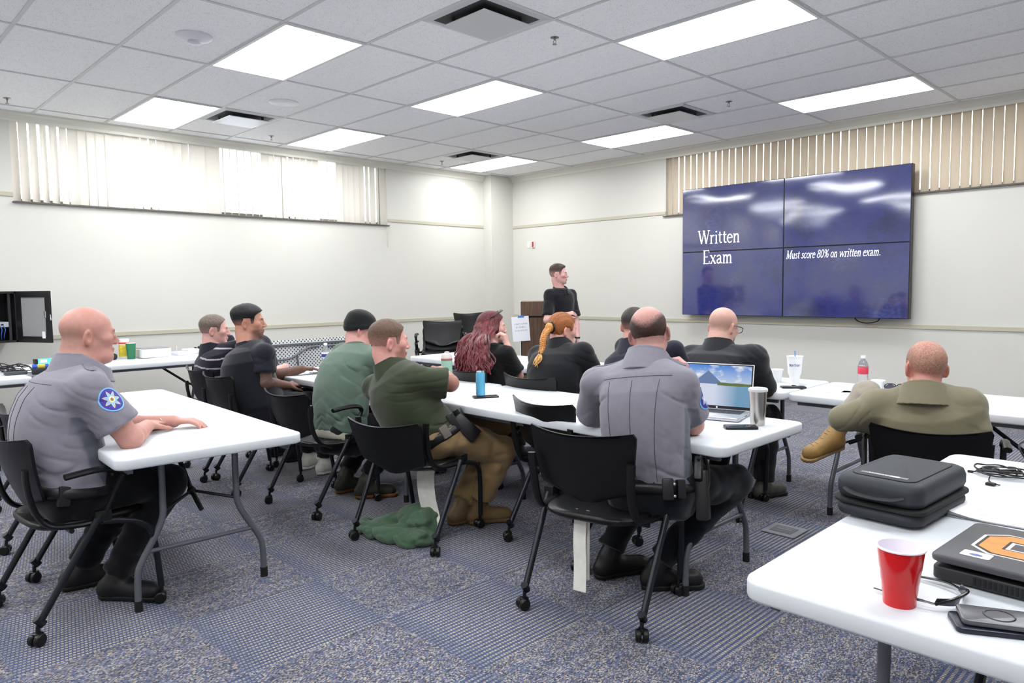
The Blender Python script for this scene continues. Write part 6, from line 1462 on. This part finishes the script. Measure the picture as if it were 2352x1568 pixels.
# ---------------------------------------------------------------- wall rack
rk = empty('wall_rack', (0, -6.83, .90), 0, 'black wall-mounted equipment rack with its mesh door open', 'equipment rack')
RKM = mat('rack_black', srgb(20, 20, 23), .35); z1 = .46
RKX = .50
k = MB().box(0, .02, -.30, .30, 0, z1).box(0, RKX, -.30, -.28, 0, z1).box(0, RKX, .28, .30, 0, z1).box(0, RKX, -.30, .30, 0, .02).box(0, RKX, -.30, .30, z1-.02, z1)
k.build('cabinet', RKM, rk, False)
for yy in (-.255, .235): MB().box(RKX-.06, RKX-.04, yy, yy+.02, .02, z1-.02).build('rack_rail', mat('rail_dark', srgb(45, 45, 50), .4), rk, False)
sw = MB().box(.1, RKX-.03, -.23, .232, .14, .185, b=.002).build('network_switch', mat('switch_silver', srgb(190, 195, 205), .35, metal=.3), rk, False)
pts_ = MB()
for q in range(12): pts_.box(RKX-.031, RKX-.028, -.2+q*.034, -.18+q*.034, .155, .168)
pts_.build('ports', BLK, rk, False)
cb_ = MB()
for q in range(6): cb_.tube(spline([(RKX-.025, .06+q*.026, .150), (RKX+.01, .07+q*.026, .12), (RKX+.0, .08+q*.022, .07), (RKX-.06, .1+q*.02, .03)], 5), .003, 6)
cb_.build('patch_cable', mat('cable_blue', srgb(60, 110, 200), .4), rk)
# door hinged at the near front corner, swung open to the right
dr = MB(); DM = TR(RKX, .30, 0, math.radians(24)); DW, DZ = .42, z1
dr.box(0, .055, -.012, .012, .0, DZ, DM).box(DW-.05, DW, -.012, .012, .0, DZ, DM).box(.05, DW-.05, -.012, .012, 0, .055, DM).box(.05, DW-.05, -.012, .012, DZ-.055, DZ, DM)
drr = dr.build('door', RKM, rk, False)
def mesh_mat():
    m = bpy.data.materials.new('perforated_mesh'); m.use_nodes = True; nt = m.node_tree; b = nt.nodes['Principled BSDF']; b.inputs['Base Color'].default_value = srgb(150, 150, 150); b.inputs['Roughness'].default_value = .5; b.inputs['Metallic'].default_value = .2; return m
MB().box(.05, DW-.05, -.003, .003, .055, DZ-.055, DM).build('mesh_panel', mesh_mat(), drr, False)
MB().box(DW-.06, DW-.035, -.018, -.010, .22, .28, DM, b=.003).tube([tuple(DM @ Vector(q)) for q in ((DW+.01, -.01, .25), (DW+.02, -.015, .235), (DW+.022, -.015, .20))], .004, 6).build('lock', mat('bright_metal', metal=.9), drr)
MB().box(DW-.10, DW-.06, -.014, -.012, .04, .10, DM).build('tag', wht, drr, False)
# ---------------------------------------------------------------- floor: sweatshirt, chair tags
def heap():
    o = empty('crumpled_sweatshirt', (5.22, -5.68, 0), math.radians(4), 'crumpled dark green sweatshirt on the carpet under the olive-shirted person', 'sweatshirt')
    L0 = np.array([5.22, -5.68, 0]); pr = [ell((-.12, -.04, .035), (.20, .12, .045), None), (ell((.07, .06, .07), (.12, .12, .10)), .05), (ell((-.27, -.09, .015), (.09, .05, .022)), .05), (ell((.14, -.03, .04), (.09, .10, .06)), .04), (cone((-.16, -.02, .06), (.02, .06, .13), .03, .05), .04), (cone((-.10, -.13, .03), (.10, -.10, .04), .03, .04), .03)]
    base = union(pr, .05)
    def f(P):
        q = P-L0; d = base(q); A = np.stack([q[:, 0]*.9+q[:, 1]*.8+q[:, 2], q[:, 1]*1.3-q[:, 0]*.7, q[:, 2]*1.2-q[:, 0]*.5], 1)
        r1 = np.clip(1-np.abs(vnoise(A+3, 8.)*4), 0, 1)**1.5; r2 = np.clip(1-np.abs(vnoise(A[:, ::-1]+7, 14.)*4.5), 0, 1)**2
        return np.maximum(d+.024*r1+.008*r2-.006, .001-P[:, 2])
    polygonize(f, L0-np.array([.40, .25, .02]), L0+np.array([.32, .28, .26]), .0055, 'cloth', CLOTH(), o, lambda V: np.tile(L3((74, 98, 78)), (len(V), 1)))
heap()
def ribbon(mb, pts, w_, side):
    s_ = Vector(side); vs = []
    for p_ in pts: vs += [tuple(Vector(p_)-s_*w_/2), tuple(Vector(p_)+s_*w_/2)]
    mb.add(vs, [(2*i, 2*i+1, 2*i+3, 2*i+2) for i in range(len(pts)-1)])
TAGM = mat('tag_paper', srgb(224, 222, 214), .7, var=.06, varscale=30)
t1 = empty('chair_tag', (6.50, -5.72, .40), math.radians(12), 'white paper tag hanging under the large foreground chair', 'tag'); mb = MB(); ribbon(mb, spline([(0, 0, 0), (.0, -.01, -.1), (.005, -.015, -.2), (.01, -.03, -.30)], 5), .058, (1, 0, 0)); ribbon(mb, [(-.022, .01, .03), (-.02, .006, -.1)], .01, (1, 0, 0)); ribbon(mb, [(.03, .01, .03), (.03, .004, -.26)], .016, (1, 0, 0)); mb.build('tag_sheet', TAGM, t1)
t2_ = empty('chair_tag', (5.32, -5.58, .40), math.radians(20), 'long curled white tag hanging under the chair of the olive-shirted person', 'tag'); mb = MB(); ribbon(mb, spline([(0, 0, 0), (-.03, -.01, -.05), (-.02, -.02, -.16), (.0, -.02, -.25), (.03, -.04, -.32)], 6), .11, (1, 0, 0)); mb.build('tag_sheet', TAGM, t2_)
bpy.context.view_layer.update()
